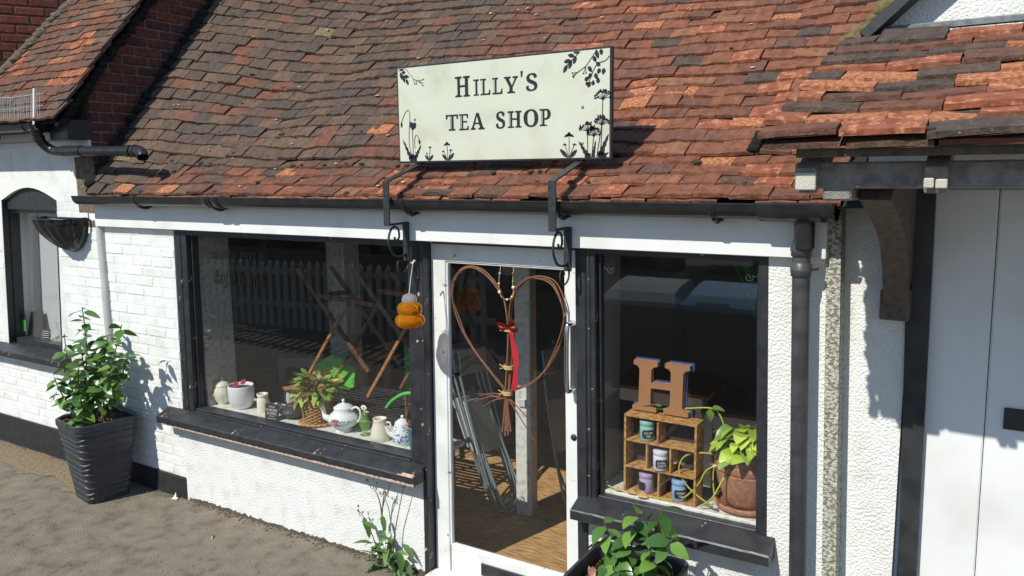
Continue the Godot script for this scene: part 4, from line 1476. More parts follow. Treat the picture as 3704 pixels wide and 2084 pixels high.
func blade(st: SurfaceTool, a: Vector2, b: Vector2, w: float) -> void:
	var n := (b - a).orthogonal().normalized() * w
	extrude(st, [a, a.lerp(b, 0.25) - n * 0.8, a.lerp(b, 0.55) - n, a.lerp(b, 0.82) - n * 0.6, b, a.lerp(b, 0.82) + n * 0.6, a.lerp(b, 0.55) + n, a.lerp(b, 0.25) + n * 0.8], 0.0)

func dot(st: SurfaceTool, c: Vector2, r: float) -> void:
	var p := []
	for k in 8:
		p.append(c + Vector2(cos(TAU * k / 8), sin(TAU * k / 8)) * r)
	extrude(st, p, 0.0)

func ragged(st: SurfaceTool, a: Vector2, b: Vector2, w: float) -> void:
	# a toothed leaf
	var n := (b - a).orthogonal().normalized()
	var l := []
	var r := []
	for i in 9:
		var t := i / 9.0
		var h := w * (1.0 - t * 0.8) * (1.0 if i % 2 else 0.55)
		l.append(a.lerp(b, t) + n * h)
		r.append(a.lerp(b, t + 0.03) - n * h)
	r.reverse()
	extrude(st, l + [b] + r, 0.0)

func daisy(st: SurfaceTool, foot: Vector2, head: Vector2, r: float) -> void:
	stroke(st, [foot, head], 0.0028)
	for k in 7:
		var a := PI * (0.06 + 0.88 * k / 6.0)
		blade(st, head - Vector2(0, r * 0.15), head + Vector2(cos(a) * r, (sin(a) - 0.75) * r * 0.6), r * 0.13)
	dot(st, head + Vector2(0, r * 0.12), r * 0.3)

func umbel(st: SurfaceTool, foot: Vector2, c: Vector2, r: float) -> void:
	stroke(st, [foot, c], 0.0036)
	dot(st, c, 0.006)
	for k in 9:
		var a := PI * (0.08 + 0.84 * k / 8.0)
		var e := c + Vector2(cos(a) * r, sin(a) * r * 1.05)
		stroke(st, [c, e], 0.0024)
		for j in 4:
			var o := Vector2(rng.randf_range(-0.010, 0.010), rng.randf_range(-0.006, 0.010))
			dot(st, e + o, rng.randf_range(0.0028, 0.005))
			stroke(st, [e, e + o], 0.002)

func build_sign() -> void:
	var tl := Vector3(-0.24, 2.978, -0.06)
	var sign_board := thing("shop_sign", "cream tea shop name board with black flower silhouettes on iron straps above the gutter", "sign", tl)
	var w := 1.322
	var h := 0.533
	var st := tool()
	bbox(st, Vector3(w, h, 0.026), 0.002, Transform3D(Basis(), Vector3(w / 2, -h / 2, -0.013)))
	put(sign_board, "board", st, M.black_smooth)
	st = tool()
	extrude(st, [Vector2(0.010, -0.010), Vector2(w - 0.010, -0.010), Vector2(w - 0.010, -h + 0.010), Vector2(0.010, -h + 0.010)], 0.0, Transform3D(Basis(), Vector3(0, 0, 0.002)))
	var face := put(sign_board, "face", st, M.sign_cream)
	var z := 0.0035
	# lettering in small capitals
	var l := [["H", 0.452, -0.1345, 0.096, 0.106], ["I", 0.540, -0.145, 0.034, 0.083], ["L", 0.598, -0.145, 0.062, 0.083], ["L", 0.673, -0.145, 0.062, 0.083], ["Y", 0.757, -0.145, 0.084, 0.083], ["'", 0.821, -0.096, 0.014, 0.030], ["S", 0.880, -0.1395, 0.066, 0.088]]
	for e in l:
		letters(face, "letter", e[0], M.ink, Vector3(e[1], e[2], z), e[3], e[4], "Droid Serif", Basis(), 0.0015, false, 700)
	l = [["T", 0.378, -0.321, 0.080, 0.084], ["E", 0.456, -0.321, 0.062, 0.084], ["A", 0.545, -0.320, 0.088, 0.086], ["S", 0.690, -0.320, 0.056, 0.088], ["H", 0.776, -0.320, 0.084, 0.084], ["O", 0.874, -0.318, 0.086, 0.088], ["P", 0.957, -0.318, 0.064, 0.084]]
	for e in l:
		letters(face, "letter", e[0], M.ink, Vector3(e[1], e[2], z), e[3], e[4], "Droid Serif", Basis(), 0.0015, false, 700)
	# pale inline cut into the left stems
	st = tool()
	for s in [[0.4165, -0.095, -0.176], [0.5335, -0.111, -0.180], [0.580, -0.111, -0.180], [0.655, -0.111, -0.180], [0.372, -0.288, -0.356], [0.440, -0.288, -0.356], [0.748, -0.288, -0.356], [0.939, -0.286, -0.352]]:
		extrude(st, [Vector2(s[0], s[1]), Vector2(s[0] + 0.0035, s[1]), Vector2(s[0] + 0.0035, s[2]), Vector2(s[0], s[2])], 0.0, Transform3D(Basis(), Vector3(0, 0, z + 0.0018)))
	put(face, "letter_inline", st, M.sign_cream)
	# flowers and leaves
	st = tool()
	var b := -0.522
	# poppies, bottom left
	stroke(st, curve2([Vector2(0.103, b), Vector2(0.078, -0.42), Vector2(0.088, -0.28), Vector2(0.082, -0.243), Vector2(0.060, -0.250), Vector2(0.034, -0.29), Vector2(0.028, -0.31)]), 0.003)
	blade(st, Vector2(0.028, -0.302), Vector2(0.026, -0.335), 0.007)
	stroke(st, [Vector2(0.105, b), Vector2(0.104, -0.345)], 0.0032)
	extrude(st, [Vector2(0.104, -0.352), Vector2(0.128, -0.338), Vector2(0.132, -0.316), Vector2(0.119, -0.308), Vector2(0.108, -0.314), Vector2(0.098, -0.304), Vector2(0.084, -0.310), Vector2(0.086, -0.332)], 0.0)
	stroke(st, curve2([Vector2(0.118, b + 0.07), Vector2(0.117, -0.405), Vector2(0.128, -0.380), Vector2(0.142, -0.388), Vector2(0.150, -0.408)]), 0.003)
	blade(st, Vector2(0.151, -0.402), Vector2(0.152, -0.432), 0.007)
	ragged(st, Vector2(0.095, b), Vector2(0.033, -0.40), 0.017)
	ragged(st, Vector2(0.112, b), Vector2(0.163, -0.432), 0.015)
	extrude(st, [Vector2(0.08, b), Vector2(0.125, b), Vector2(0.122, b + 0.03), Vector2(0.10, b + 0.04), Vector2(0.082, b + 0.03)], 0.0)
	# small daisies
	daisy(st, Vector2(0.217, b), Vector2(0.225, -0.447), 0.012)
	daisy(st, Vector2(0.215, b), Vector2(0.201, -0.480), 0.008)
	blade(st, Vector2(0.216, b), Vector2(0.188, b + 0.032), 0.008)
	blade(st, Vector2(0.216, b), Vector2(0.246, b + 0.032), 0.008)
	daisy(st, Vector2(0.345, b), Vector2(0.341, -0.432), 0.024)
	daisy(st, Vector2(0.345, b), Vector2(0.315, -0.472), 0.011)
	daisy(st, Vector2(0.347, b), Vector2(0.367, -0.466), 0.012)
	blade(st, Vector2(0.340, b), Vector2(0.307, b + 0.034), 0.009)
	blade(st, Vector2(0.350, b), Vector2(0.388, b + 0.040), 0.009)
	daisy(st, Vector2(1.093, b + 0.004), Vector2(1.093, -0.408), 0.030)
	daisy(st, Vector2(1.092, b), Vector2(1.069, -0.455), 0.013)
	daisy(st, Vector2(1.094, b), Vector2(1.124, -0.456), 0.013)
	blade(st, Vector2(1.088, b), Vector2(1.040, b + 0.045), 0.011)
	blade(st, Vector2(1.098, b), Vector2(1.138, b + 0.040), 0.010)
	# cow parsley, bottom right
	umbel(st, Vector2(1.197, b), Vector2(1.194, -0.395), 0.036)
	umbel(st, Vector2(1.218, b), Vector2(1.229, -0.418), 0.032)
	umbel(st, Vector2(1.245, b), Vector2(1.272, -0.366), 0.034)
	umbel(st, Vector2(1.266, b), Vector2(1.277, -0.246), 0.036)
	ragged(st, Vector2(1.20, b), Vector2(1.146, -0.44), 0.017)
	ragged(st, Vector2(1.225, b), Vector2(1.240, -0.44), 0.012)
	ragged(st, Vector2(1.258, b), Vector2(1.310, -0.41), 0.020)
	ragged(st, Vector2(1.27, b), Vector2(1.310, -0.50), 0.013)
	extrude(st, [Vector2(1.18, b), Vector2(1.215, b), Vector2(1.212, b + 0.02), Vector2(1.19, b + 0.02)], 0.0)
	extrude(st, [Vector2(1.25, b), Vector2(1.30, b), Vector2(1.285, b + 0.028), Vector2(1.256, b + 0.02)], 0.0)
	# sprays in the top corners
	stroke(st, [Vector2(0.014, -0.016), Vector2(0.072, -0.072)], 0.0028)
	for e in [[0.038, -0.036, 0.066, -0.030], [0.030, -0.032, 0.040, -0.072], [0.052, -0.052, 0.092, -0.060], [0.046, -0.046, 0.060, -0.090], [0.070, -0.068, 0.084, -0.104]]:
		blade(st, Vector2(e[0], e[1]), Vector2(e[2], e[3]), 0.009)
	extrude(st, [Vector2(0.02, -0.012), Vector2(0.06, -0.012), Vector2(0.042, -0.024), Vector2(0.028, -0.022)], 0.0)
	stroke(st, [Vector2(0.066, -0.012), Vector2(0.125, -0.075), Vector2(0.19, -0.100)], 0.003)
	for e in [[0.118, -0.068, 0.130, -0.100], [0.140, -0.082, 0.142, -0.10], [0.15, -0.085, 0.192, -0.080], [0.16, -0.09, 0.186, -0.112]]:
		stroke(st, [Vector2(e[0], e[1]), Vector2(e[2], e[3])], 0.0022)
		dot(st, Vector2(e[2], e[3]), 0.004)
	stroke(st, [Vector2(1.155, -0.012), Vector2(1.065, -0.088)], 0.0028)
	for e in [[1.125, -0.032, 1.086, -0.024], [1.105, -0.050, 1.064, -0.056], [1.132, -0.030, 1.118, -0.070], [1.108, -0.048, 1.092, -0.092], [1.085, -0.068, 1.062, -0.108]]:
		blade(st, Vector2(e[0], e[1]), Vector2(e[2], e[3]), 0.010)
	extrude(st, [Vector2(1.115, -0.011), Vector2(1.15, -0.011), Vector2(1.138, -0.022), Vector2(1.125, -0.02)], 0.0)
	stroke(st, [Vector2(1.245, -0.012), Vector2(1.185, -0.085), Vector2(1.110, -0.128)], 0.003)
	for e in [[1.185, -0.085, 1.172, -0.118], [1.185, -0.085, 1.186, -0.116], [1.14, -0.11, 1.112, -0.112], [1.135, -0.112, 1.118, -0.132]]:
		stroke(st, [Vector2(e[0], e[1]), Vector2(e[2], e[3])], 0.0022)
		dot(st, Vector2(e[2], e[3]), 0.004)
	stroke(st, curve2([Vector2(1.311, -0.045), Vector2(1.290, -0.066), Vector2(1.245, -0.08), Vector2(1.215, -0.13), Vector2(1.205, -0.155)]), 0.0035)
	for e in [[1.238, -0.012, 1.252, -0.052], [1.266, -0.01, 1.268, -0.036], [1.226, -0.04, 1.238, -0.066], [1.262, -0.088, 1.242, -0.072], [1.285, -0.10, 1.276, -0.128], [1.198, -0.085, 1.216, -0.112], [1.262, -0.10, 1.250, -0.122], [1.236, -0.12, 1.244, -0.148], [1.178, -0.152, 1.202, -0.138], [1.196, -0.186, 1.208, -0.160], [1.184, -0.172, 1.200, -0.164], [1.222, -0.178, 1.226, -0.156], [1.25, -0.17, 1.252, -0.145], [1.212, -0.118, 1.206, -0.140]]:
		blade(st, Vector2(e[0], e[1]), Vector2(e[2], e[3]), 0.0105)
		dot(st, Vector2(e[0], e[1]).lerp(Vector2(e[2], e[3]), 0.9), 0.0048)
	var art := put(face, "flower_print", st, M.ink)
	art.position.z = z + 0.0005
	st = tool()
	for e in [[0.122, -0.292], [0.127, -0.474], [1.168, -0.277], [1.166, -0.452]]:
		ball(st, Vector3(e[0], e[1], 0.003), Vector3(0.008, 0.010, 0.004), 8, 6)
	put(sign_board, "screw_cap", st, M.steel)
	# iron straps that carry the board in front of the gutter, each ending in a scroll
	for x in [-0.112, 0.905]:
		var sx: float = x + 0.24
		st = tool()
		var o := Vector3(sx, -2.978, 0.06)
		var pth := [Vector3(0, 2.115, 0.058), Vector3(0, 2.112, 0.215), Vector3(0, 2.345, 0.215), Vector3(0, 2.446, -0.10)]
		for i in 3:
			var a: Vector3 = pth[i] + o
			var c: Vector3 = pth[i + 1] + o
			var dd := (c - a).normalized() * 0.004
			bar(st, a - dd, c + dd, 0.042, 0.009, Vector3.RIGHT, 0.002)
		bar(st, Vector3(0, 1.90, 0.058) + o, Vector3(0, 2.12, 0.058) + o, 0.042, 0.010, Vector3.RIGHT, 0.002)
		var strap := put(sign_board, "strap", st, M.iron)
		st = tool()
		var sc := [Vector3(0, 1.945, 0.062), Vector3(0, 1.932, 0.10), Vector3(0, 1.945, 0.165), Vector3(0, 2.00, 0.205), Vector3(0, 2.062, 0.20), Vector3(0, 2.098, 0.165), Vector3(0, 2.085, 0.125), Vector3(0, 2.04, 0.118), Vector3(0, 2.02, 0.145), Vector3(0, 2.042, 0.158)]
		var path := []
		for v in spline(sc, 5):
			path.append(v + o)
		tube(st, path, 0.0065, 6)
		put(strap, "scroll", st, M.iron)
		st = tool()
		sc = [Vector3(0, 1.935, 0.075), Vector3(0, 1.91, 0.048), Vector3(0, 1.865, 0.05), Vector3(0, 1.838, 0.09), Vector3(0, 1.86, 0.135), Vector3(0, 1.90, 0.135), Vector3(0, 1.908, 0.105), Vector3(0, 1.885, 0.095)]
		path = []
		for v in spline(sc, 5):
			path.append(v + o)
		tube(st, path, 0.005, 6)
		put(strap, "scroll", st, M.iron)

func build_front_things() -> void:
	# amber glass lantern on a hook
	var la := thing("glass_lantern", "amber glass solar lantern of stacked bulbs hanging from the left sign bracket", "lantern", Vector3(0.005, 1.555, 0.19))
	var st := tool()
	lathe(st, [Vector2(0.0, 0.0), Vector2(0.045, 0.0), Vector2(0.072, 0.012), Vector2(0.083, 0.035), Vector2(0.078, 0.058), Vector2(0.062, 0.074), Vector2(0.060, 0.078), Vector2(0.066, 0.088), Vector2(0.069, 0.108), Vector2(0.062, 0.128), Vector2(0.045, 0.140), Vector2(0.0, 0.142)], 28)
	put(la, "amber_bulb", st, M.amber)
	st = tool()
	lathe(st, [Vector2(0.0, 0.01), Vector2(0.038, 0.012), Vector2(0.058, 0.03), Vector2(0.05, 0.055), Vector2(0.02, 0.06), Vector2(0.0, 0.06)], 20)
	ball(st, Vector3(0.0, 0.105, 0.0), Vector3(0.04, 0.022, 0.04), 12, 8)
	put(la, "inner_glass", st, M.amber)
	st = tool()
	lathe(st, [Vector2(0.0405, 0.142), Vector2(0.042, 0.16), Vector2(0.034, 0.178), Vector2(0.012, 0.188), Vector2(0.0, 0.189)], 24)
	put(la, "clear_cap", st, M.clear)
	st = tool()
	tube(st, [Vector3(0, 0.188, 0), Vector3(-0.002, 0.27, -0.02), Vector3(-0.004, 0.345, -0.045)], 0.0022, 6)
	tube(st, spline([Vector3(-0.004, 0.345, -0.045), Vector3(-0.004, 0.362, -0.055), Vector3(-0.006, 0.358, -0.07), Vector3(-0.03, 0.345, -0.06)], 4), 0.004, 6)
	put(la, "hanger", st, M.furniture_white)
	# willow heart
	var he := thing("heart_wreath", "large heart of bent willow stems hanging on the glazed door with a red ribbon", "wreath", Vector3(-0.028, 0, -0.048))
	var lob := [
		[Vector3(0.30, 1.01, 0), Vector3(0.515, 1.20, 0), Vector3(0.30, 1.415, 0), Vector3(0.19, 1.59, 0), Vector3(0.160, 1.735, 0), Vector3(0.20, 1.84, 0), Vector3(0.285, 1.880, 0), Vector3(0.38, 1.85, 0), Vector3(0.465, 1.77, 0), Vector3(0.515, 1.67, 0), Vector3(0.525, 1.50, 0), Vector3(0.515, 1.20, 0), Vector3(0.502, 0.97, 0)],
		[Vector3(0.52, 1.21, 0), Vector3(0.69, 1.295, 0), Vector3(0.80, 1.44, 0), Vector3(0.862, 1.63, 0), Vector3(0.852, 1.74, 0), Vector3(0.79, 1.825, 0), Vector3(0.70, 1.848, 0), Vector3(0.62, 1.81, 0), Vector3(0.56, 1.73, 0), Vector3(0.535, 1.62, 0), Vector3(0.530, 1.40, 0), Vector3(0.522, 1.19, 0), Vector3(0.508, 0.965, 0)]]
	lob[0].remove_at(0)
	for k in 2:
		for n in 3:
			st = tool()
			var c := []
			for i in lob[k].size():
				var v: Vector3 = lob[k][i]
				var s := 0.008
				c.append(v + Vector3(rng.randf_range(-s, s), rng.randf_range(-s, s), rng.randf_range(0.0, 0.03)))
			var pts := spline(c, 6)
			var rad := []
			for i in pts.size():
				rad.append(lerpf(0.0032, 0.0058, float(i) / pts.size()))
			tube(st, pts, rad, 7)
			put(he, "willow_stem", st, M.vine)
	st = tool()
	for e in [[0.50, 1.19, 0.34, 1.16], [0.49, 1.18, 0.30, 1.12], [0.50, 1.17, 0.36, 1.10], [0.53, 1.17, 0.66, 1.07], [0.53, 1.16, 0.70, 0.95], [0.49, 1.16, 0.32, 1.17]]:
		tube(st, spline([Vector3(e[0], e[1], 0.02), Vector3(lerpf(e[0], e[2], 0.5), lerpf(e[1], e[3], 0.5) + 0.012, 0.035), Vector3(e[2], e[3], 0.03)], 4), [0.004, 0.004, 0.004, 0.0035, 0.003, 0.003, 0.0025, 0.002, 0.0015], 5)
	for e in [[0.500, 0.955], [0.482, 0.975], [0.520, 0.965], [0.535, 0.985], [0.508, 0.985]]:
		tube(st, [Vector3(0.512, 1.2, 0.025), Vector3(e[0], e[1], 0.02)], 0.007, 6)
	put(he, "twig", st, M.vine)
	for y in [[1.555, 0.54], [1.345, 0.535], [1.20, 0.525]]:
		st = tool()
		for k in 4:
			var ring := []
			for i in 13:
				var a := TAU * i / 12.0
				ring.append(Vector3(y[1] - 0.008 + 0.028 * cos(a), y[0] + k * 0.006 - 0.009, 0.018 + 0.024 * sin(a)))
			tube(st, ring, 0.0032, 5)
		tube(st, [Vector3(y[1] - 0.02, y[0], 0.04), Vector3(y[1] - 0.06, y[0] + 0.012, 0.03)], 0.0025, 5)
		tube(st, [Vector3(y[1] - 0.02, y[0], 0.04), Vector3(y[1] - 0.058, y[0] - 0.012, 0.03)], 0.0025, 5)
		put(he, "raffia_tie", st, M.raffia)
	st = tool()
	st.set_smooth_group(0)
	var rb := [[Vector3(0.560, 1.545, 0.045), Vector3(0.585, 1.40, 0.042), Vector3(0.572, 1.225, 0.038)]]
	for r in rb:
		var c := spline(r, 8)
		for i in c.size() - 1:
			var wv := Vector3(0.017, 0, 0.006 * sin(i * 0.7))
			var wn := Vector3(0.017, 0, 0.006 * sin((i + 1) * 0.7))
			for v in [c[i] - wv, c[i] + wv, c[i + 1] + wn, c[i] - wv, c[i + 1] + wn, c[i + 1] - wn]:
				st.add_vertex(v)
	for s in [-1.0, 1.0]:
		var lp := spline([Vector3(0.545, 1.575, 0.045), Vector3(0.545 + s * 0.045, 1.60 + 0.012 * s, 0.07), Vector3(0.545 + s * 0.062, 1.575, 0.055), Vector3(0.545 + s * 0.04, 1.555, 0.045), Vector3(0.545, 1.565, 0.05)], 4)
		for i in lp.size() - 1:
			var wv := Vector3(0.004, 0.013, 0.012)
			for v in [lp[i] - wv, lp[i] + wv, lp[i + 1] + wv, lp[i] - wv, lp[i + 1] + wv, lp[i + 1] - wv]:
				st.add_vertex(v)
	st.set_smooth_group(-1)
	put(he, "red_ribbon", st, M.ribbon)
	st = tool()
	tube(st, spline([Vector3(0.475, 1.905, 0.0), Vector3(0.478, 1.80, 0.03), Vector3(0.50, 1.735, 0.045), Vector3(0.54, 1.72, 0.045), Vector3(0.575, 1.745, 0.04), Vector3(0.565, 1.80, 0.03), Vector3(0.555, 1.905, 0.0)], 5), 0.0018, 5)
	put(he, "bead_string", st, M.raffia)
	for e in [[0.478, 1.852, 0.018, 0.009, "bead_blue"], [0.479, 1.80, 0.03, 0.006, "bead_white"], [0.482, 1.775, 0.035, 0.005, "ribbon"], [0.488, 1.755, 0.04, 0.009, "bead_white"], [0.512, 1.727, 0.046, 0.006, "ribbon"], [0.54, 1.72, 0.047, 0.007, "bead_white"], [0.568, 1.735, 0.044, 0.008, "yellow"], [0.572, 1.785, 0.034, 0.010, "bead_white"], [0.561, 1.855, 0.018, 0.008, "vine"], [0.566, 1.815, 0.028, 0.005, "green_plastic"]]:
		st = tool()
		ball(st, Vector3(e[0], e[1], e[2]), Vector3(e[3], e[3], e[3]), 8, 6)
		put(he, "bead", st, M[e[4]])
	# wall basket lined with black plastic
	var ba := thing("wall_basket", "half round wall basket lined with crinkled black plastic beside the arched window", "hanging basket", Vector3(-3.565, 1.80, 0.0))
	st = tool()
	st.set_smooth_group(0)
	var na := 60
	var nh := 12
	var g := []
	for j in nh + 1:
		var t := float(j) / nh
		var row := []
		for i in na + 1:
			var a := PI * i / na
			var r := pow(sin(t * PI * 0.5), 0.62)
			var pleat := 0.010 * sin(a * 17.0 + 2.2 * t + 1.5 * sin(a * 3.0)) * t + 0.007 * wave.get_noise_2d(a * 60.0, t * 26.0)
			row.append(Vector3(-cos(a) * (0.285 * r + pleat) + 0.06 * (1 - t), 0.27 * t * (1.0 + 0.02 * sin(a * 9)), 0.01 + sin(a) * (0.225 * r + pleat)))
		g.append(row)
	for j in nh:
		for i in na:
			for v in [g[j][i], g[j + 1][i], g[j + 1][i + 1], g[j][i], g[j + 1][i + 1], g[j][i + 1]]:
				st.add_vertex(v)
	st.set_smooth_group(-1)
	put(ba, "liner", st, M.bag)
	st = tool()
	var rim := []
	for i in 25:
		var a := PI * i / 24.0
		rim.append(Vector3(-cos(a) * 0.292, 0.268 + 0.004 * sin(i * 2.0), 0.012 + sin(a) * 0.232))
	tube(st, rim, 0.009, 6)
	tube(st, [Vector3(-0.292, 0.268, 0.012), Vector3(0.292, 0.268, 0.012)], 0.006, 6)
	put(ba, "rim", st, M.plastic_black)
	st = tool()
	ball(st, Vector3(0, 0.235, 0.1), Vector3(0.27, 0.03, 0.11), 16, 8, 0.12)
	put(ba, "soil", st, M.soil)
	st = tool()
	for i in 14:
		var x := rng.randf_range(-0.27, 0.27)
		ball(st, Vector3(x, 0.272, 0.235 * sqrt(maxf(0.05, 1 - x * x / 0.085))), Vector3(0.018, 0.010, 0.012), 6, 4, 0.35)
	put(ba, "folded_edge", st, M.bag)
	# planters
	planter("tall square grey ribbed planter against the white wall, holding the camellia", Vector3(-2.955, 0, 0.275), -0.165, 0.45, 0.29, 0.62, 12)
	planter("square black planter with rounded rim under the right window", Vector3(1.385, 0, 0.415), 0.02, 0.46, 0.36, 0.615, 8)
	# litter on the tarmac
	for e in [[Vector3(-1.42, 0.008, 1.02), 0.9, "orange tipped cigarette end lying alone in the middle of the tarmac", "raffia"], [Vector3(-1.62, 0.008, 0.33), -0.8, "pale cigarette end lying nearest the rendered wall", "raffia"], [Vector3(-1.02, 0.008, 1.22), 0.6, "flattened cigarette end at the lower edge of the tarmac", "wicker"]]:
		var b := thing("cigarette_end", e[2], "cigarette end", e[0], e[1], "cigarette ends on the tarmac")
		st = tool()
		tube(st, [Vector3(-0.024, 0, 0), Vector3(0.006, 0, 0)], 0.005, 8)
		put(b, "filter", st, M.tile_flaked if e[3] == "raffia" else M.pine)
		st = tool()
		tube(st, [Vector3(0.007, 0, 0), Vector3(0.020, 0.001, 0.002)], 0.0048, 8)
		put(b, "paper", st, M.cream)
	var sh := thing("paper_scrap", "small torn white paper scrap by the end of the black plinth", "litter", Vector3(-2.40, 0.004, 0.06), 0.4)
	st = tool()
	extrude(st, [Vector2(-0.03, 0), Vector2(-0.01, 0.012), Vector2(0.004, 0.05), Vector2(0.012, 0.014), Vector2(0.03, 0.006), Vector2(0.012, -0.004)], 0.002, Transform3D(Basis(Vector3.RIGHT, -0.4), Vector3.ZERO))
	put(sh, "paper", st, M.cream)

func planter(label: String, at: Vector3, turn: float, top: float, bottom: float, h: float, ribs: int) -> void:
	var p := thing("planter", label, "planter", at, turn)
	var st := tool()
	st.set_smooth_group(0)
	var ring := func(s: float, y: float, ph: float) -> Array:
		var o := []
		var r := s * 0.16
		for c in 4:
			for k in 6:
				var a := PI * 0.5 * c + PI * 0.5 * k / 5.0
				var cx := (s * 0.5 - r) * (1 if c == 0 or c == 3 else -1)
				var cz := (s * 0.5 - r) * (1 if c < 2 else -1)
				var wob := 0.010 * sin(a * 2.0 + ph) * (1.0 if ribs > 9 else 0.0)
				o.append(Vector3(cx + r * cos(a), y + wob, cz + r * sin(a)))
		return o
	var rings := []
	for i in ribs:
		var t0 := float(i) / ribs
		var t1 := float(i + 1) / ribs
		var s0 := lerpf(bottom, top - 0.02, t0)
		var s1 := lerpf(bottom, top - 0.02, t1)
		rings.append(ring.call(s0 + 0.001, lerpf(0, h - 0.055, t0), i * 1.3))
		rings.append(ring.call(s1 + 0.010, lerpf(0, h - 0.055, t1) - 0.006, (i + 1) * 1.3))
	rings.append(ring.call(top - 0.012, h - 0.055, 0.0))
	rings.append(ring.call(top, h - 0.05, 0.0))
	rings.append(ring.call(top + 0.004, h - 0.006, 0.0))
	rings.append(ring.call(top - 0.004, h, 0.0))
	rings.append(ring.call(top - 0.030, h - 0.002, 0.0))
	rings.append(ring.call(top - 0.040, h - 0.015, 0.0))
	rings.append(ring.call(top - 0.060, h - 0.14, 0.0))
	for i in rings.size() - 1:
		var n: int = rings[i].size()
		for k in n:
			var k2 := (k + 1) % n
			st.set_smooth_group(i + 2)
			for v in [rings[i][k], rings[i + 1][k], rings[i + 1][k2], rings[i][k], rings[i + 1][k2], rings[i][k2]]:
				st.add_vertex(v)
	st.set_smooth_group(-1)
	put(p, "pot", st, M.planter)
	st = tool()
	var fl := []
	for v in ring.call(top - 0.05, 0, 0.0):
		fl.append(Vector2(v.x, v.z))
	extrude(st, fl, 0.0, Transform3D(Basis(Vector3.RIGHT, PI / 2), Vector3(0, h - (0.035 if ribs > 9 else 0.07), 0)))
	var soil := put(p, "soil", st, M.soil)
	st = tool()
	for i in 130:
		var v := Vector3(rng.randf_range(-0.5, 0.5) * (top - 0.08), h - (0.03 if ribs > 9 else 0.064), rng.randf_range(-0.5, 0.5) * (top - 0.08))
		bbox(st, Vector3(rng.randf_range(0.015, 0.04), 0.006, rng.randf_range(0.006, 0.014)), 0.002, Transform3D(Basis.from_euler(Vector3(rng.randf_range(-0.5, 0.5), rng.randf() * TAU, rng.randf_range(-0.5, 0.5))), v))
	var ch := put(soil, "bark_chips", st, M.bark)
	ch.set_meta("kind", "stuff")

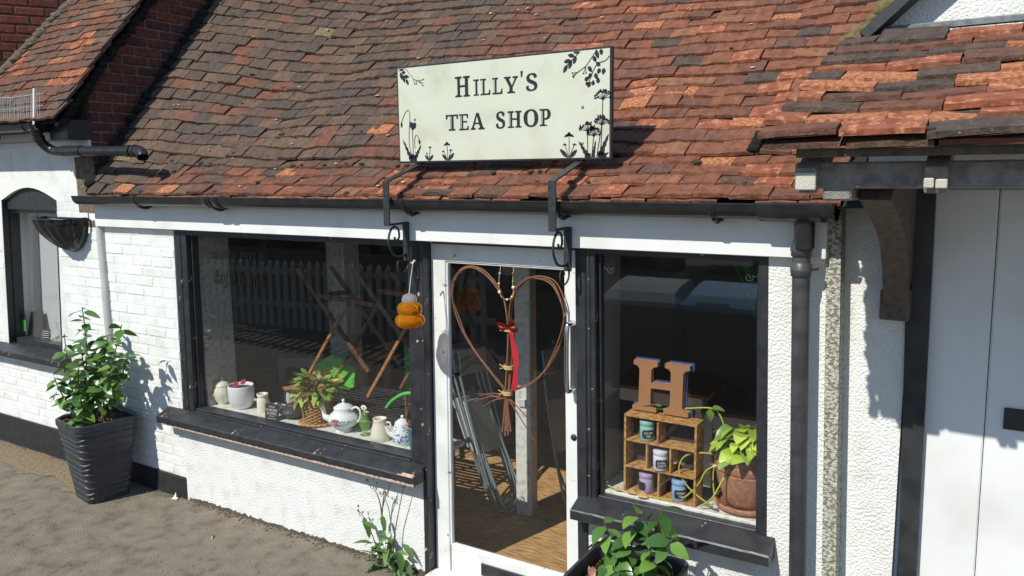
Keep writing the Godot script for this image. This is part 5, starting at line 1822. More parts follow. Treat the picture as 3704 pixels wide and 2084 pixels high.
func build_left_window_things() -> void:
	var y := 0.7155
	var st: SurfaceTool
	# sunflower sugar pot
	var o := thing("sugar_pot", "cream lidded pot with fluted sides and yellow sunflowers, leftmost on the window board", "pot", Vector3(-2.11, y, -0.205), 0.3)
	st = tool()
	fluted(st, [Vector2(0.0, 0.0), Vector2(0.040, 0.0), Vector2(0.042, 0.008), Vector2(0.062, 0.04), Vector2(0.070, 0.075), Vector2(0.066, 0.11), Vector2(0.052, 0.135), Vector2(0.050, 0.14)], 40, 14, 0.03)
	put(o, "body", st, M.cream)
	st = tool()
	fluted(st, [Vector2(0.056, 0.138), Vector2(0.054, 0.145), Vector2(0.035, 0.162), Vector2(0.012, 0.172), Vector2(0.006, 0.180)], 40, 14, 0.02)
	ball(st, Vector3(0, 0.188, 0), Vector3(0.010, 0.010, 0.010))
	put(o, "lid", st, M.cream)
	st = tool()
	sunflower(st, Vector3(-0.045, 0.075, 0.055), 0.026)
	sunflower(st, Vector3(-0.02, 0.155, 0.04), 0.014)
	put(o, "sunflower", st, M.yellow)
	# white pot with red flowers
	o = thing("white_pot", "round white glazed plant pot with red flowers, second from the left on the board", "plant pot", Vector3(-1.90, y, -0.20))
	st = tool()
	lathe(st, [Vector2(0.0, 0.0), Vector2(0.062, 0.0), Vector2(0.078, 0.02), Vector2(0.088, 0.06), Vector2(0.092, 0.11), Vector2(0.092, 0.165), Vector2(0.090, 0.170), Vector2(0.084, 0.168), Vector2(0.083, 0.14)], 36)
	put(o, "pot", st, M.white_glaze)
	st = tool()
	lathe(st, [Vector2(0.083, 0.145), Vector2(0.0, 0.150)], 24)
	put(o, "soil", st, M.soil)
	o = thing("red_cyclamen", "small plant with crimson flowers in the round white pot", "plant", Vector3(-1.90, y + 0.15, -0.20))
	for e in [[-0.025, 0.03, 0.02], [0.030, 0.050, 0.0], [0.045, 0.045, 0.012], [-0.01, 0.012, 0.035]]:
		st = tool()
		tube(st, [Vector3(e[0] * 0.6, 0, e[2]), Vector3(e[0], e[1], e[2])], 0.002, 5)
		put(o, "stem", st, M.stem_red)
		st = tool()
		for k in 5:
			var a := TAU * k / 5.0
			ball(st, Vector3(e[0] + 0.011 * cos(a), e[1] + 0.006 * sin(k * 2.0), e[2] + 0.011 * sin(a)), Vector3(0.011, 0.007, 0.010), 7, 5, 0.15)
		put(o, "flower", st, M.red_petal)
	# small jar
	o = thing("cream_jar", "small cream stoneware jar with wavy rim behind the no smoking card", "jar", Vector3(-1.69, y, -0.215))
	st = tool()
	lathe(st, [Vector2(0.0, 0.0), Vector2(0.040, 0.0), Vector2(0.043, 0.006), Vector2(0.043, 0.09), Vector2(0.036, 0.10), Vector2(0.034, 0.106), Vector2(0.042, 0.118), Vector2(0.040, 0.130), Vector2(0.032, 0.128), Vector2(0.030, 0.10)], 24)
	put(o, "body", st, M.cream)
	# card
	o = thing("no_smoking_card", "small black card with white no smoking or vaping lettering propped on the board", "sign", Vector3(-1.475, y, -0.105), 0.18)
	st = tool()
	bbox(st, Vector3(0.112, 0.112, 0.006), 0.001, Transform3D(Basis(Vector3.RIGHT, -0.12), Vector3(0, 0.056, 0)))
	var card := put(o, "card", st, M.label_black)
	var cb := Basis(Vector3.RIGHT, -0.12)
	letters(card, "lettering", "Absolutely", M.chalk, cb * Vector3(0, 0.036, 0.0042) + Vector3(0, 0.056, 0), 0.050, 0.014, "Droid Serif", cb, 0.0006, true)
	letters(card, "lettering", "NO SMOKING", M.chalk, cb * Vector3(0, 0.014, 0.0042) + Vector3(0, 0.056, 0), 0.094, 0.017, "Droid Sans", cb, 0.0006)
	letters(card, "lettering", "OR VAPING", M.chalk, cb * Vector3(0, -0.010, 0.0042) + Vector3(0, 0.056, 0), 0.080, 0.017, "Droid Sans", cb, 0.0006)
	st = tool()
	for e in [[-0.028, 0.044], [-0.045, 0.075]]:
		bbox(st, Vector3(e[1], 0.0022, 0.0008), 0.0003, Transform3D(cb, cb * Vector3(0, e[0], 0.0036) + Vector3(0, 0.056, 0)))
	put(card, "ruled_line", st, M.chalk)
	# cast iron teapot
	o = thing("iron_teapot", "dark grey dimpled cast iron teapot with arched handle behind the black card", "teapot", Vector3(-1.395, y, -0.225), 0.1)
	st = tool()
	lathe(st, [Vector2(0.0, 0.0), Vector2(0.055, 0.0), Vector2(0.060, 0.008), Vector2(0.098, 0.040), Vector2(0.098, 0.050), Vector2(0.060, 0.082), Vector2(0.052, 0.085), Vector2(0.0, 0.085)], 36)
	var kb := put(o, "body", st, M.cast_iron)
	st = tool()
	for r in 6:
		var n := 40
		for k in n:
			var a := TAU * (k + 0.5 * (r % 2)) / n
			var t := r / 6.0
			var rr := lerpf(0.096, 0.066, t)
			ball(st, Vector3(rr * sin(a), 0.050 + 0.027 * t, rr * cos(a)), Vector3(0.004, 0.004, 0.004), 5, 4)
	put(kb, "dimples", st, M.cast_iron)
	st = tool()
	lathe(st, [Vector2(0.048, 0.086), Vector2(0.050, 0.090), Vector2(0.030, 0.100), Vector2(0.0, 0.102)], 28)
	ball(st, Vector3(0, 0.115, 0), Vector3(0.012, 0.013, 0.012))
	put(o, "lid", st, M.cast_iron)
	st = tool()
	tube(st, spline([Vector3(-0.075, 0.06, 0.02), Vector3(-0.10, 0.075, 0.02), Vector3(-0.115, 0.10, 0.02)], 4), [0.017, 0.016, 0.015, 0.014, 0.013, 0.012, 0.011, 0.010, 0.009], 10)
	put(o, "spout", st, M.cast_iron)
	st = tool()
	tube(st, spline([Vector3(-0.055, 0.08, 0), Vector3(-0.072, 0.12, 0), Vector3(-0.055, 0.175, 0), Vector3(0.0, 0.195, 0), Vector3(0.055, 0.175, 0), Vector3(0.072, 0.12, 0), Vector3(0.055, 0.08, 0)], 5), 0.0055, 8)
	put(o, "handle", st, M.cast_iron)
	# wicker basket on its plate
	o = thing("wicker_plate", "round woven wicker plate under the basket", "plate", Vector3(-1.15, y, -0.215))
	st = tool()
	for k in 5:
		wicker_ring(st, 0.07 + 0.013 * k, 0.006 + 0.0025 * k, 0.006, 40, k)
	put(o, "weave", st, M.wicker_pale)
	o = thing("wicker_basket", "honey coloured woven wicker basket holding the bushy plant", "basket", Vector3(-1.15, y + 0.008, -0.215))
	st = tool()
	for k in 24:
		var a := TAU * k / 24.0
		tube(st, [Vector3(0.086 * cos(a), 0.0, 0.086 * sin(a)), Vector3(0.103 * cos(a), 0.165, 0.103 * sin(a))], 0.0035, 5)
	put(o, "stake", st, M.wicker)
	st = tool()
	for k in 15:
		wicker_ring(st, lerpf(0.088, 0.104, k / 14.0), 0.006 + 0.0112 * k, 0.0058, 24, k)
	put(o, "weave", st, M.wicker)
	st = tool()
	for k in 2:
		wicker_ring(st, 0.106, 0.168 + 0.008 * k, 0.0065, 36, k)
	put(o, "rim", st, M.wicker_pale)
	st = tool()
	lathe(st, [Vector2(0.098, 0.15), Vector2(0.0, 0.155)], 24)
	put(o, "soil", st, M.soil)
	# floral teapot
	o = thing("floral_teapot", "white porcelain teapot with a rose spray on its side, in front of the slatted table", "teapot", Vector3(-0.885, y, -0.19), 0.1)
	st = tool()
	fluted(st, [Vector2(0.0, 0.0), Vector2(0.054, 0.0), Vector2(0.056, 0.006), Vector2(0.046, 0.016), Vector2(0.048, 0.022), Vector2(0.085, 0.045), Vector2(0.108, 0.075), Vector2(0.106, 0.098), Vector2(0.078, 0.122), Vector2(0.062, 0.138), Vector2(0.066, 0.152), Vector2(0.064, 0.158)], 48, 18, 0.010)
	var tb := put(o, "body", st, M.china)
	st = tool()
	fluted(st, [Vector2(0.066, 0.157), Vector2(0.060, 0.163), Vector2(0.036, 0.178), Vector2(0.010, 0.187), Vector2(0.006, 0.192)], 48, 18, 0.02)
	ball(st, Vector3(0, 0.202, 0), Vector3(0.011, 0.012, 0.011), 10, 8)
	put(o, "lid", st, M.china)
	st = tool()
	tube(st, spline([Vector3(-0.085, 0.075, 0.03), Vector3(-0.125, 0.085, 0.035), Vector3(-0.138, 0.12, 0.035), Vector3(-0.145, 0.155, 0.035), Vector3(-0.165, 0.172, 0.035)], 4), [0.026, 0.025, 0.023, 0.021, 0.020, 0.018, 0.016, 0.015, 0.014, 0.013, 0.012, 0.012, 0.011, 0.011, 0.011, 0.011, 0.011], 12)
	put(o, "spout", st, M.china)
	st = tool()
	tube(st, spline([Vector3(0.066, 0.148, 0), Vector3(0.095, 0.168, 0), Vector3(0.128, 0.155, 0), Vector3(0.135, 0.115, 0), Vector3(0.118, 0.078, 0), Vector3(0.095, 0.070, 0)], 5), 0.0075, 8)
	put(o, "handle", st, M.china)
	st = tool()
	for e in [[0.0, 0.088, 0.015], [0.024, 0.094, 0.014], [0.016, 0.072, 0.013]]:
		print_spot(st, e[0], e[1], 0.107, e[2])
	put(tb, "rose_print", st, M.rose)
	st = tool()
	for e in [[-0.012, 0.095, 0.010], [0.010, 0.102, 0.008], [0.017, 0.073, 0.005], [0.026, 0.095, 0.006]]:
		print_spot(st, e[0], e[1], 0.1085, e[2])
	put(tb, "rose_print", st, M.pink)
	st = tool()
	for e in [[-0.022, 0.08, 0.007], [-0.008, 0.068, 0.006], [0.042, 0.085, 0.007], [0.055, 0.09, 0.006], [0.066, 0.088, 0.005], [0.036, 0.068, 0.006], [0.085, 0.088, 0.007]]:
		print_spot(st, e[0], e[1], 0.1075, e[2])
	put(tb, "leaf_print", st, M.leafprint)
	# green glass vase with an ornament
	o = thing("glass_vase", "small twisted green glass vase between the floral teapot and the cream jug", "vase", Vector3(-0.70, y, -0.185))
	st = tool()
	var pr := [Vector2(0.0, 0.0), Vector2(0.034, 0.0), Vector2(0.032, 0.005), Vector2(0.010, 0.014), Vector2(0.012, 0.02), Vector2(0.026, 0.045), Vector2(0.034, 0.075), Vector2(0.030, 0.10), Vector2(0.019, 0.122), Vector2(0.017, 0.135), Vector2(0.024, 0.155)]
	fluted(st, pr, 30, 10, 0.06, 1.2)
	put(o, "glass", st, M.green_glass)
	o = thing("china_flower", "white and yellow china flower standing in the green glass vase", "ornament", Vector3(-0.70, y + 0.13, -0.185))
	st = tool()
	for k in 6:
		var a := TAU * k / 6.0
		ball(st, Vector3(0.016 * cos(a), 0.052 + 0.01 * sin(a), 0.004), Vector3(0.011, 0.009, 0.005), 7, 5)
	tube(st, [Vector3(0, 0, 0), Vector3(0, 0.05, 0)], 0.004, 6)
	put(o, "petal", st, M.china)
	st = tool()
	ball(st, Vector3(0.002, 0.055, 0.008), Vector3(0.010, 0.008, 0.006), 7, 5)
	ball(st, Vector3(0.030, 0.030, 0.008), Vector3(0.020, 0.006, 0.008), 7, 5)
	put(o, "centre", st, M.yellow)
	# jug
	o = thing("cream_jug", "plain cream pottery jug with flared base beside the green vase", "jug", Vector3(-0.555, y, -0.165), 0.2)
	st = tool()
	lathe(st, [Vector2(0.0, 0.0), Vector2(0.060, 0.0), Vector2(0.064, 0.005), Vector2(0.062, 0.03), Vector2(0.050, 0.085), Vector2(0.042, 0.110), Vector2(0.040, 0.125), Vector2(0.046, 0.140), Vector2(0.043, 0.141), Vector2(0.036, 0.125), Vector2(0.038, 0.09)], 30)
	put(o, "body", st, M.cream)
	st = tool()
	tube(st, spline([Vector3(0.042, 0.115, 0), Vector3(0.070, 0.118, 0), Vector3(0.078, 0.09, 0), Vector3(0.056, 0.06, 0)], 5), 0.007, 8)
	put(o, "handle", st, M.cream)
	# blue and white pot
	o = thing("blue_teapot", "white teapot patterned with small blue leaves, right of the cream jug", "teapot", Vector3(-0.385, y, -0.185), 0.3)
	st = tool()
	lathe(st, [Vector2(0.0, 0.0), Vector2(0.055, 0.0), Vector2(0.068, 0.02), Vector2(0.072, 0.05), Vector2(0.064, 0.09), Vector2(0.050, 0.125), Vector2(0.048, 0.13)], 32)
	var bb := put(o, "body", st, M.china)
	st = tool()
	lathe(st, [Vector2(0.050, 0.13), Vector2(0.046, 0.14), Vector2(0.024, 0.155), Vector2(0.007, 0.162)], 28)
	ball(st, Vector3(0, 0.172, 0), Vector3(0.012, 0.011, 0.012))
	put(o, "lid", st, M.china)
	st = tool()
	tube(st, spline([Vector3(-0.055, 0.05, 0.02), Vector3(-0.085, 0.07, 0.025), Vector3(-0.10, 0.11, 0.025)], 4), [0.018, 0.017, 0.016, 0.015, 0.014, 0.013, 0.012, 0.011, 0.011], 10)
	put(o, "spout", st, M.china)
	st = tool()
	for k in 46:
		var yy := rng.randf_range(0.012, 0.12)
		var rr := lerpf(0.0725, 0.052, clampf((yy - 0.05) / 0.075, 0, 1)) if yy > 0.05 else lerpf(0.062, 0.0725, yy / 0.05)
		print_spot(st, rng.randf_range(-0.065, 0.065), yy, rr + 0.001, rng.randf_range(0.004, 0.008))
	put(bb, "leaf_print", st, M.blue)
	# teal pot
	o = thing("teal_pot", "teal glazed tapered plant pot at the right end of the left window board", "plant pot", Vector3(-0.225, y, -0.135))
	st = tool()
	lathe(st, [Vector2(0.0, 0.0), Vector2(0.048, 0.0), Vector2(0.050, 0.004), Vector2(0.064, 0.145), Vector2(0.066, 0.150), Vector2(0.058, 0.150), Vector2(0.056, 0.13)], 30)
	put(o, "pot", st, M.teal)
	st = tool()
	lathe(st, [Vector2(0.0655, 0.1495), Vector2(0.0665, 0.153), Vector2(0.059, 0.153)], 30)
	put(o, "rim", st, M.terracotta)
	st = tool()
	lathe(st, [Vector2(0.058, 0.135), Vector2(0.0, 0.138)], 20)
	put(o, "soil", st, M.soil)
	# painted words fading on the glass
	o = thing("window_lettering", "faint dark handwriting painted across the upper left of the left window", "lettering", Vector3(0, 0, -0.044))
	letters(o, "lettering", "must be easy at", M.window_ink, Vector3(-1.66, 1.845, 0), 0.56, 0.10, "Droid Serif", Basis(Vector3.BACK, 0.01), 0.0008, true)
	letters(o, "lettering", "day it is and", M.window_ink, Vector3(-1.66, 1.68, 0), 0.50, 0.12, "Droid Serif", Basis(Vector3.BACK, 0.01), 0.0008, true)
	# left house window: things on its board
	o = thing("green_leaflet", "fluorescent green leaflet with black print in the corner of the arched window", "leaflet", Vector3(-4.705, 1.03, -0.108), 0.0)
	st = tool()
	bbox(st, Vector3(0.10, 0.10, 0.003), 0.001, Transform3D(Basis(), Vector3(0.055, 0.055, 0)))
	var lf := put(o, "sheet", st, paint(0.08, 0.62, 0.06, 0.6))
	st = tool()
	bbox(st, Vector3(0.11, 0.055, 0.003), 0.001, Transform3D(Basis(), Vector3(0.06, 0.135, -0.001)))
	put(o, "heading", st, M.label_black)
	st = tool()
	for k in 5:
		bbox(st, Vector3(0.075, 0.005, 0.002), 0.0005, Transform3D(Basis(), Vector3(0.055, 0.09 - 0.016 * k, 0.0015)))
	put(lf, "printed_line", st, M.label_black)
	o = thing("slate_board", "dark slate board leaning on the sill of the arched window", "board", Vector3(-4.585, 0.97, -0.175), 0.1)
	st = tool()
	bbox(st, Vector3(0.24, 0.23, 0.012), 0.002, Transform3D(Basis(Vector3.BACK, 0.12) * Basis(Vector3.RIGHT, -0.2), Vector3(0, 0.115, 0)))
	put(o, "slate", st, M.cast_iron)
	o = thing("price_card", "small black card with white lines on the arched window board", "sign", Vector3(-4.36, 0.97, -0.15), 0.3)
	st = tool()
	bbox(st, Vector3(0.09, 0.10, 0.004), 0.001, Transform3D(Basis(Vector3.RIGHT, -0.2), Vector3(0, 0.05, 0)))
	var pc := put(o, "card", st, M.label_black)
	st = tool()
	for k in 4:
		bbox(st, Vector3(0.07, 0.004, 0.002), 0.0005, Transform3D(Basis(Vector3.RIGHT, -0.2), Vector3(0, 0.08 - 0.018 * k, -0.001 + 0.0036 * k)))
	put(pc, "chalk_line", st, M.chalk)
	o = thing("glass_bottle", "small clear glass bottle near the right edge of the arched window", "bottle", Vector3(-4.225, 0.97, -0.18))
	st = tool()
	lathe(st, [Vector2(0.0, 0.0), Vector2(0.045, 0.0), Vector2(0.048, 0.06), Vector2(0.03, 0.085), Vector2(0.014, 0.10), Vector2(0.014, 0.17), Vector2(0.018, 0.175)], 20)
	put(o, "glass", st, M.clear)
	o = thing("blind_cord", "beaded blind cord hanging inside the arched window", "cord", Vector3(-4.64, 1.22, -0.22))
	st = tool()
	for k in 60:
		ball(st, Vector3(0.0022 * k, 0.014 * k, 0), Vector3(0.0055, 0.006, 0.0055), 6, 4)
	put(o, "bead", st, M.trim_grey)

func fluted(st: SurfaceTool, prof: Array, seg: int, flutes: int, depth: float, twist := 0.0) -> void:
	st.set_smooth_group(0)
	var g := []
	for j in prof.size():
		var row := []
		for i in seg:
			var a := TAU * i / seg
			var k: float = 1.0 + depth * cos(flutes * a + twist * j) * (0.0 if prof[j].x < 0.01 else 1.0)
			row.append(Vector3(prof[j].x * k * sin(a), prof[j].y, prof[j].x * k * cos(a)))
		g.append(row)
	for j in prof.size() - 1:
		for i in seg:
			var i2 := (i + 1) % seg
			for v in [g[j][i], g[j + 1][i], g[j + 1][i2], g[j][i], g[j + 1][i2], g[j][i2]]:
				st.add_vertex(v)
	st.set_smooth_group(-1)

func wicker_ring(st: SurfaceTool, r: float, y: float, w: float, stakes: int, k: int) -> void:
	var p := []
	var n := stakes * 4
	for i in n + 1:
		var a := TAU * i / n
		var s := 0.0042 * sin(a * stakes * 0.5 + (PI if k % 2 else 0.0))
		p.append(Vector3((r + s) * cos(a), y + rng.randf_range(-0.0004, 0.0004), (r + s) * sin(a)))
	tube(st, p, w, 5, false)

func sunflower(st: SurfaceTool, c: Vector3, r: float) -> void:
	var n := Vector3(c.x, 0, c.z).normalized()
	var s := Vector3.UP.cross(n)
	for k in 12:
		var a := TAU * k / 12.0
		var d := s * cos(a) + Vector3.UP * sin(a)
		ball(st, c + d * r * 0.6, Vector3(r * 0.3, r * 0.3, r * 0.3), 6, 4)
	ball(st, c, Vector3(r * 0.5, r * 0.5, r * 0.5), 8, 5)

# a thin spot of printed colour on a round body, x across the front
func print_spot(st: SurfaceTool, x: float, y: float, r: float, s: float) -> void:
	var a := asin(clampf(x / r, -0.98, 0.98))
	var n := Vector3(sin(a), 0, cos(a))
	var c := Vector3(r * sin(a), y, r * cos(a))
	var t := Vector3.UP.cross(n)
	var k := 7
	var ring := []
	for i in k:
		var b := TAU * i / k
		var rr := s * rng.randf_range(0.75, 1.1)
		ring.append(c + (t * cos(b) + Vector3.UP * sin(b)) * rr - n * rr * rr * 2.0 + n * 0.0012)
	for i in k:
		otri(st, c + n * 0.002, ring[i], ring[(i + 1) % k], c - n)

func build_right_window_things() -> void:
	var y := 0.7575
	var st: SurfaceTool
	# cubby shelf: three rows, divided two, three, two
	var w := 0.385
	var h := 0.43
	var d := 0.105
	var o := thing("cubby_shelf", "small wooden shelf of seven cubbyholes holding tea jars in the right window", "shelf", Vector3(1.345, y, -0.126), 0.0)
	o.scale = Vector3(0.985, 0.97, 1.0)
	var m: Material = M.cubby
	var t := 0.012
	for e in [[0.0, t * 0.5, w, t], [0.0, h - t * 0.5, w, t], [0.0, 0.148, w, 0.010], [0.0, 0.290, w, 0.010]]:
		st = tool()
		bbox(st, Vector3(e[2], e[3], d), 0.001, Transform3D(Basis(), Vector3(e[0], e[1], 0)))
		put(o, "board", st, m)
	for s in [-1, 1]:
		st = tool()
		bbox(st, Vector3(t, h - 2 * t, d), 0.001, Transform3D(Basis(), Vector3(s * (w - t) * 0.5, h * 0.5, 0)))
		put(o, "side", st, m)
	for e in [[-0.010, 0.3515, 0.113], [-0.068, 0.219, 0.132], [0.058, 0.219, 0.132], [-0.002, 0.0775, 0.131]]:
		st = tool()
		bbox(st, Vector3(0.010, e[2], d - 0.002), 0.001, Transform3D(Basis(), Vector3(e[0], e[1], 0)))
		put(o, "divider", st, m)
	st = tool()
	bbox(st, Vector3(w - 0.01, h - 0.01, 0.006), 0.001, Transform3D(Basis(), Vector3(0, h * 0.5, -d * 0.5 + 0.004)))
	put(o, "back", st, paint(0.05, 0.04, 0.03, 0.8))
	# jars
	tea_jar("aqua tea jar in the top left cubbyhole with chalk label", Vector3(1.265, y + 0.2865, -0.111), Color(0.30, 0.55, 0.45), ["FRUIT", "TEA"])
	tea_jar("white tea jar in the middle cubbyhole with chalk label", Vector3(1.342, y + 0.1488, -0.101), Color(0.70, 0.74, 0.78), ["EARL", "GREY"])
	tea_jar("lilac tea jar in the bottom left cubbyhole with label turned aside", Vector3(1.265, y + 0.012, -0.111), Color(0.46, 0.38, 0.55), [])
	tea_jar("pale blue tea jar in the bottom right cubbyhole with chalk label", Vector3(1.442, y + 0.012, -0.101), Color(0.28, 0.45, 0.68), ["PEPPERMINT", "TEA"])
	# letter H
	o = thing("letter_h", "large brown wooden letter H with blue back edge standing on the cubby shelf", "letter", Vector3(1.318, y + h * 0.97, -0.175), 0.0)
	o.scale = Vector3(0.95, 0.95, 1.0)
	var sh := func(gr: float) -> Array:
		var a := 0.5 * 0.31 + gr
		var pts := []
		var hh := 0.27
		var lw := 0.135
		# one half: left stem with bracketed serifs, then mirrored
		var half := [Vector2(-a, -gr), Vector2(-a, 0.024 + gr), Vector2(-a + 0.022, 0.030 + gr), Vector2(-a + 0.034, 0.045), Vector2(-a + 0.034, hh - 0.045), Vector2(-a + 0.022, hh - 0.030 - gr), Vector2(-a, hh - 0.024 - gr), Vector2(-a, hh + gr), Vector2(-a + lw, hh + gr), Vector2(-a + lw, hh - 0.024 - gr), Vector2(-a + lw - 0.022, hh - 0.030 - gr), Vector2(-a + lw - 0.034, hh - 0.045), Vector2(-a + lw - 0.034, 0.158 + gr)]
		var low := [Vector2(-a + lw - 0.034, 0.128 - gr), Vector2(-a + lw - 0.034, 0.045), Vector2(-a + lw - 0.022, 0.030 + gr), Vector2(-a + lw, 0.024 + gr), Vector2(-a + lw, -gr)]
		pts.append_array(half)
		var mh := half.duplicate()
		mh.reverse()
		for v in mh:
			pts.append(Vector2(-v.x, v.y))
		var ml := low.duplicate()
		ml.reverse()
		for v in ml:
			pts.append(Vector2(-v.x, v.y))
		pts.append_array(low)
		return pts
	st = tool()
	extrude(st, sh.call(0.0), 0.018, Transform3D(Basis(Vector3.RIGHT, -0.05), Vector3(0, 0.008, 0.034)))
	put(o, "face", st, paint(0.36, 0.175, 0.078, 0.5))
	st = tool()
	extrude(st, sh.call(0.0005), 0.016, Transform3D(Basis(Vector3.RIGHT, -0.05), Vector3(0.001, 0.008, 0.0155)))
	put(o, "core", st, M.cubby)
	st = tool()
	extrude(st, sh.call(0.008), 0.012, Transform3D(Basis(Vector3.RIGHT, -0.05), Vector3(0.004, 0.008, -0.001)))
	put(o, "blue_back", st, paint(0.035, 0.075, 0.26, 0.4))
	# terracotta pot on its saucer
	o = thing("terracotta_saucer", "round terracotta saucer under the big plant pot", "saucer", Vector3(1.742, y, -0.205))
	o.scale = Vector3(1.2, 1.1, 1.2)
	st = tool()
	lathe(st, [Vector2(0.0, 0.0), Vector2(0.100, 0.0), Vector2(0.118, 0.010), Vector2(0.124, 0.034), Vector2(0.117, 0.036), Vector2(0.108, 0.016), Vector2(0.0, 0.014)], 40)
	put(o, "dish", st, M.terracotta)
	o = thing("terracotta_pot", "round terracotta pot with incised bands at the right of the window", "plant pot", Vector3(1.742, y + 0.016, -0.205))
	o.scale = Vector3(1.2, 1.12, 1.2)
	st = tool()
	lathe(st, [Vector2(0.0, 0.0), Vector2(0.074, 0.0), Vector2(0.088, 0.03), Vector2(0.112, 0.10), Vector2(0.123, 0.155), Vector2(0.1235, 0.160), Vector2(0.120, 0.162), Vector2(0.1245, 0.165), Vector2(0.124, 0.20), Vector2(0.119, 0.203), Vector2(0.123, 0.206), Vector2(0.118, 0.232), Vector2(0.122, 0.240), Vector2(0.124, 0.262), Vector2(0.118, 0.268), Vector2(0.106, 0.266), Vector2(0.100, 0.22)], 44)
	put(o, "pot", st, M.terracotta)
	st = tool()
	for k in 46:
		var a := TAU * k / 46.0
		for s in [-1, 1]:
			var b: float = a + 0.03 * s
			tube(st, [Vector3(0.1245 * sin(a), 0.183, 0.1245 * cos(a)), Vector3(0.1245 * sin(a + 0.07), 0.183 + 0.012 * s, 0.1245 * cos(a + 0.07))], 0.0022, 4, false)
	put(o, "leaf_band", st, M.terracotta)
	st = tool()
	lathe(st, [Vector2(0.104, 0.235), Vector2(0.0, 0.242)], 30)
	put(o, "soil", st, M.soil)
	# white ribbed chair back
	o = thing("wicker_chair_back", "pale ribbed curved chair back showing behind the pothos leaves", "chair", Vector3(1.86, 0.95, -0.42), -0.2)
	st = tool()
	for k in 7:
		var x := -0.07 + 0.023 * k
		tube(st, spline([Vector3(x * 1.4, -0.2, 0), Vector3(x, 0.1, 0.01), Vector3(x * 0.6 + 0.02, 0.26, 0)], 4), 0.007, 6)
	put(o, "rib", st, M.cream)
	st = tool()
	tube(st, spline([Vector3(-0.11, -0.2, 0), Vector3(-0.085, 0.1, 0.01), Vector3(-0.045, 0.26, 0.01), Vector3(0.02, 0.30, 0), Vector3(0.09, 0.24, 0)], 5), 0.012, 8)
	put(o, "frame", st, M.leaf_jade)
	# etched corner scrolls on the pane
	o = thing("etched_scrolls", "pale scroll ornaments etched in the upper corners of the right window pane", "ornament", Vector3(0, 0, -0.045))
	for c in [[1.775, 1.925, 1.0], [1.085, 1.92, -1.0]]:
		st = tool()
		for k in 3:
			var sp := []
			for i in 22:
				var a := i * 0.42 + k * 2.1
				var r := 0.002 + 0.0009 * i
				sp.append(Vector3(c[0] + c[2] * (r * cos(a) + 0.016 * cos(k * 2.1)), c[1] + r * sin(a) + 0.018 * sin(k * 2.1), 0))
			tube(st, sp, 0.0011, 4)
		put(o, "scroll", st, M.etched)

func tea_jar(label: String, at: Vector3, c: Color, words: Array) -> void:
	var o := thing("tea_jar", label, "jar", at, 0.55 if words.size() > 0 else -0.6, "tea jars in the cubby shelf")
	var st := tool()
	lathe(st, [Vector2(0.0, 0.0), Vector2(0.032, 0.0), Vector2(0.037, 0.005), Vector2(0.037, 0.070), Vector2(0.034, 0.080)], 28)
	put(o, "jar", st, paint(c.r, c.g, c.b, 0.2))
	st = tool()
	lathe(st, [Vector2(0.036, 0.080), Vector2(0.038, 0.083), Vector2(0.038, 0.098), Vector2(0.035, 0.102), Vector2(0.0, 0.102)], 28)
	put(o, "lid", st, paint(c.r * 0.85, c.g * 0.85, c.b * 0.85, 0.3))
	st = tool()
	lathe(st, [Vector2(0.0375, 0.017), Vector2(0.0378, 0.019), Vector2(0.0378, 0.059), Vector2(0.0375, 0.061)], 12, Transform3D(), -0.75, 0.75)
	lathe(st, [Vector2(0.0375, 0.024), Vector2(0.0378, 0.026), Vector2(0.0378, 0.052), Vector2(0.0375, 0.054)], 12, Transform3D(), -0.88, 0.88)
	var lb := put(o, "label", st, M.label_black)
	for i in words.size():
		letters(lb, "lettering", words[i], M.chalk, Vector3(0, 0.046 - 0.016 * i, 0.0385), 0.042 if words[i].length() > 3 else 0.024, 0.011, "Droid Sans", Basis(), 0.0008)

var leaf_mesh := {}

func leaf(parent: Node3D, kind: String, m: String, at: Vector3, dir: Vector3, l: float, roll := 0.0, called := "leaf") -> void:
	dir = dir.normalized()
	var side := dir.cross(Vector3.UP)
	if side.length() < 0.05:
		side = Vector3.RIGHT
	side = side.normalized()
	var up := side.cross(dir)
	var b := Basis(dir, up, side) * Basis(Vector3.RIGHT, roll)
	inst(parent, called, leaf_mesh[kind], M[m], Transform3D(b * Basis.from_scale(Vector3(l, l, l)), at))

# a stem with leaves set along it in a spiral
func spray(o: Node3D, path: Array, r: float, n: int, from: float, kind: String, tones: Array, l: float, droop: float, stem_m: String) -> void:
	var st := tool()
	var pts := spline(path, 5)
	var rad := []
	for i in pts.size():
		rad.append(lerpf(r, r * 0.4, float(i) / pts.size()))
	tube(st, pts, rad, 6)
	put(o, "stem", st, M[stem_m])
	for i in n:
		var t := lerpf(from, 1.0, (i + rng.randf() * 0.5) / n)
		var k := clampi(int(t * (pts.size() - 1)), 0, pts.size() - 2)
		var p: Vector3 = pts[k].lerp(pts[k + 1], t * (pts.size() - 1) - k)
		var a := i * 2.4 + rng.randf_range(-0.5, 0.5)
		var d := Vector3(cos(a), rng.randf_range(-0.35 - droop, 0.55 - droop), sin(a))
		var tone: String = tones[rng.randi() % tones.size()]
		leaf(o, kind, tone, p + d.normalized() * 0.008, d, l * rng.randf_range(0.7, 1.15), rng.randf_range(-0.8, 0.8))

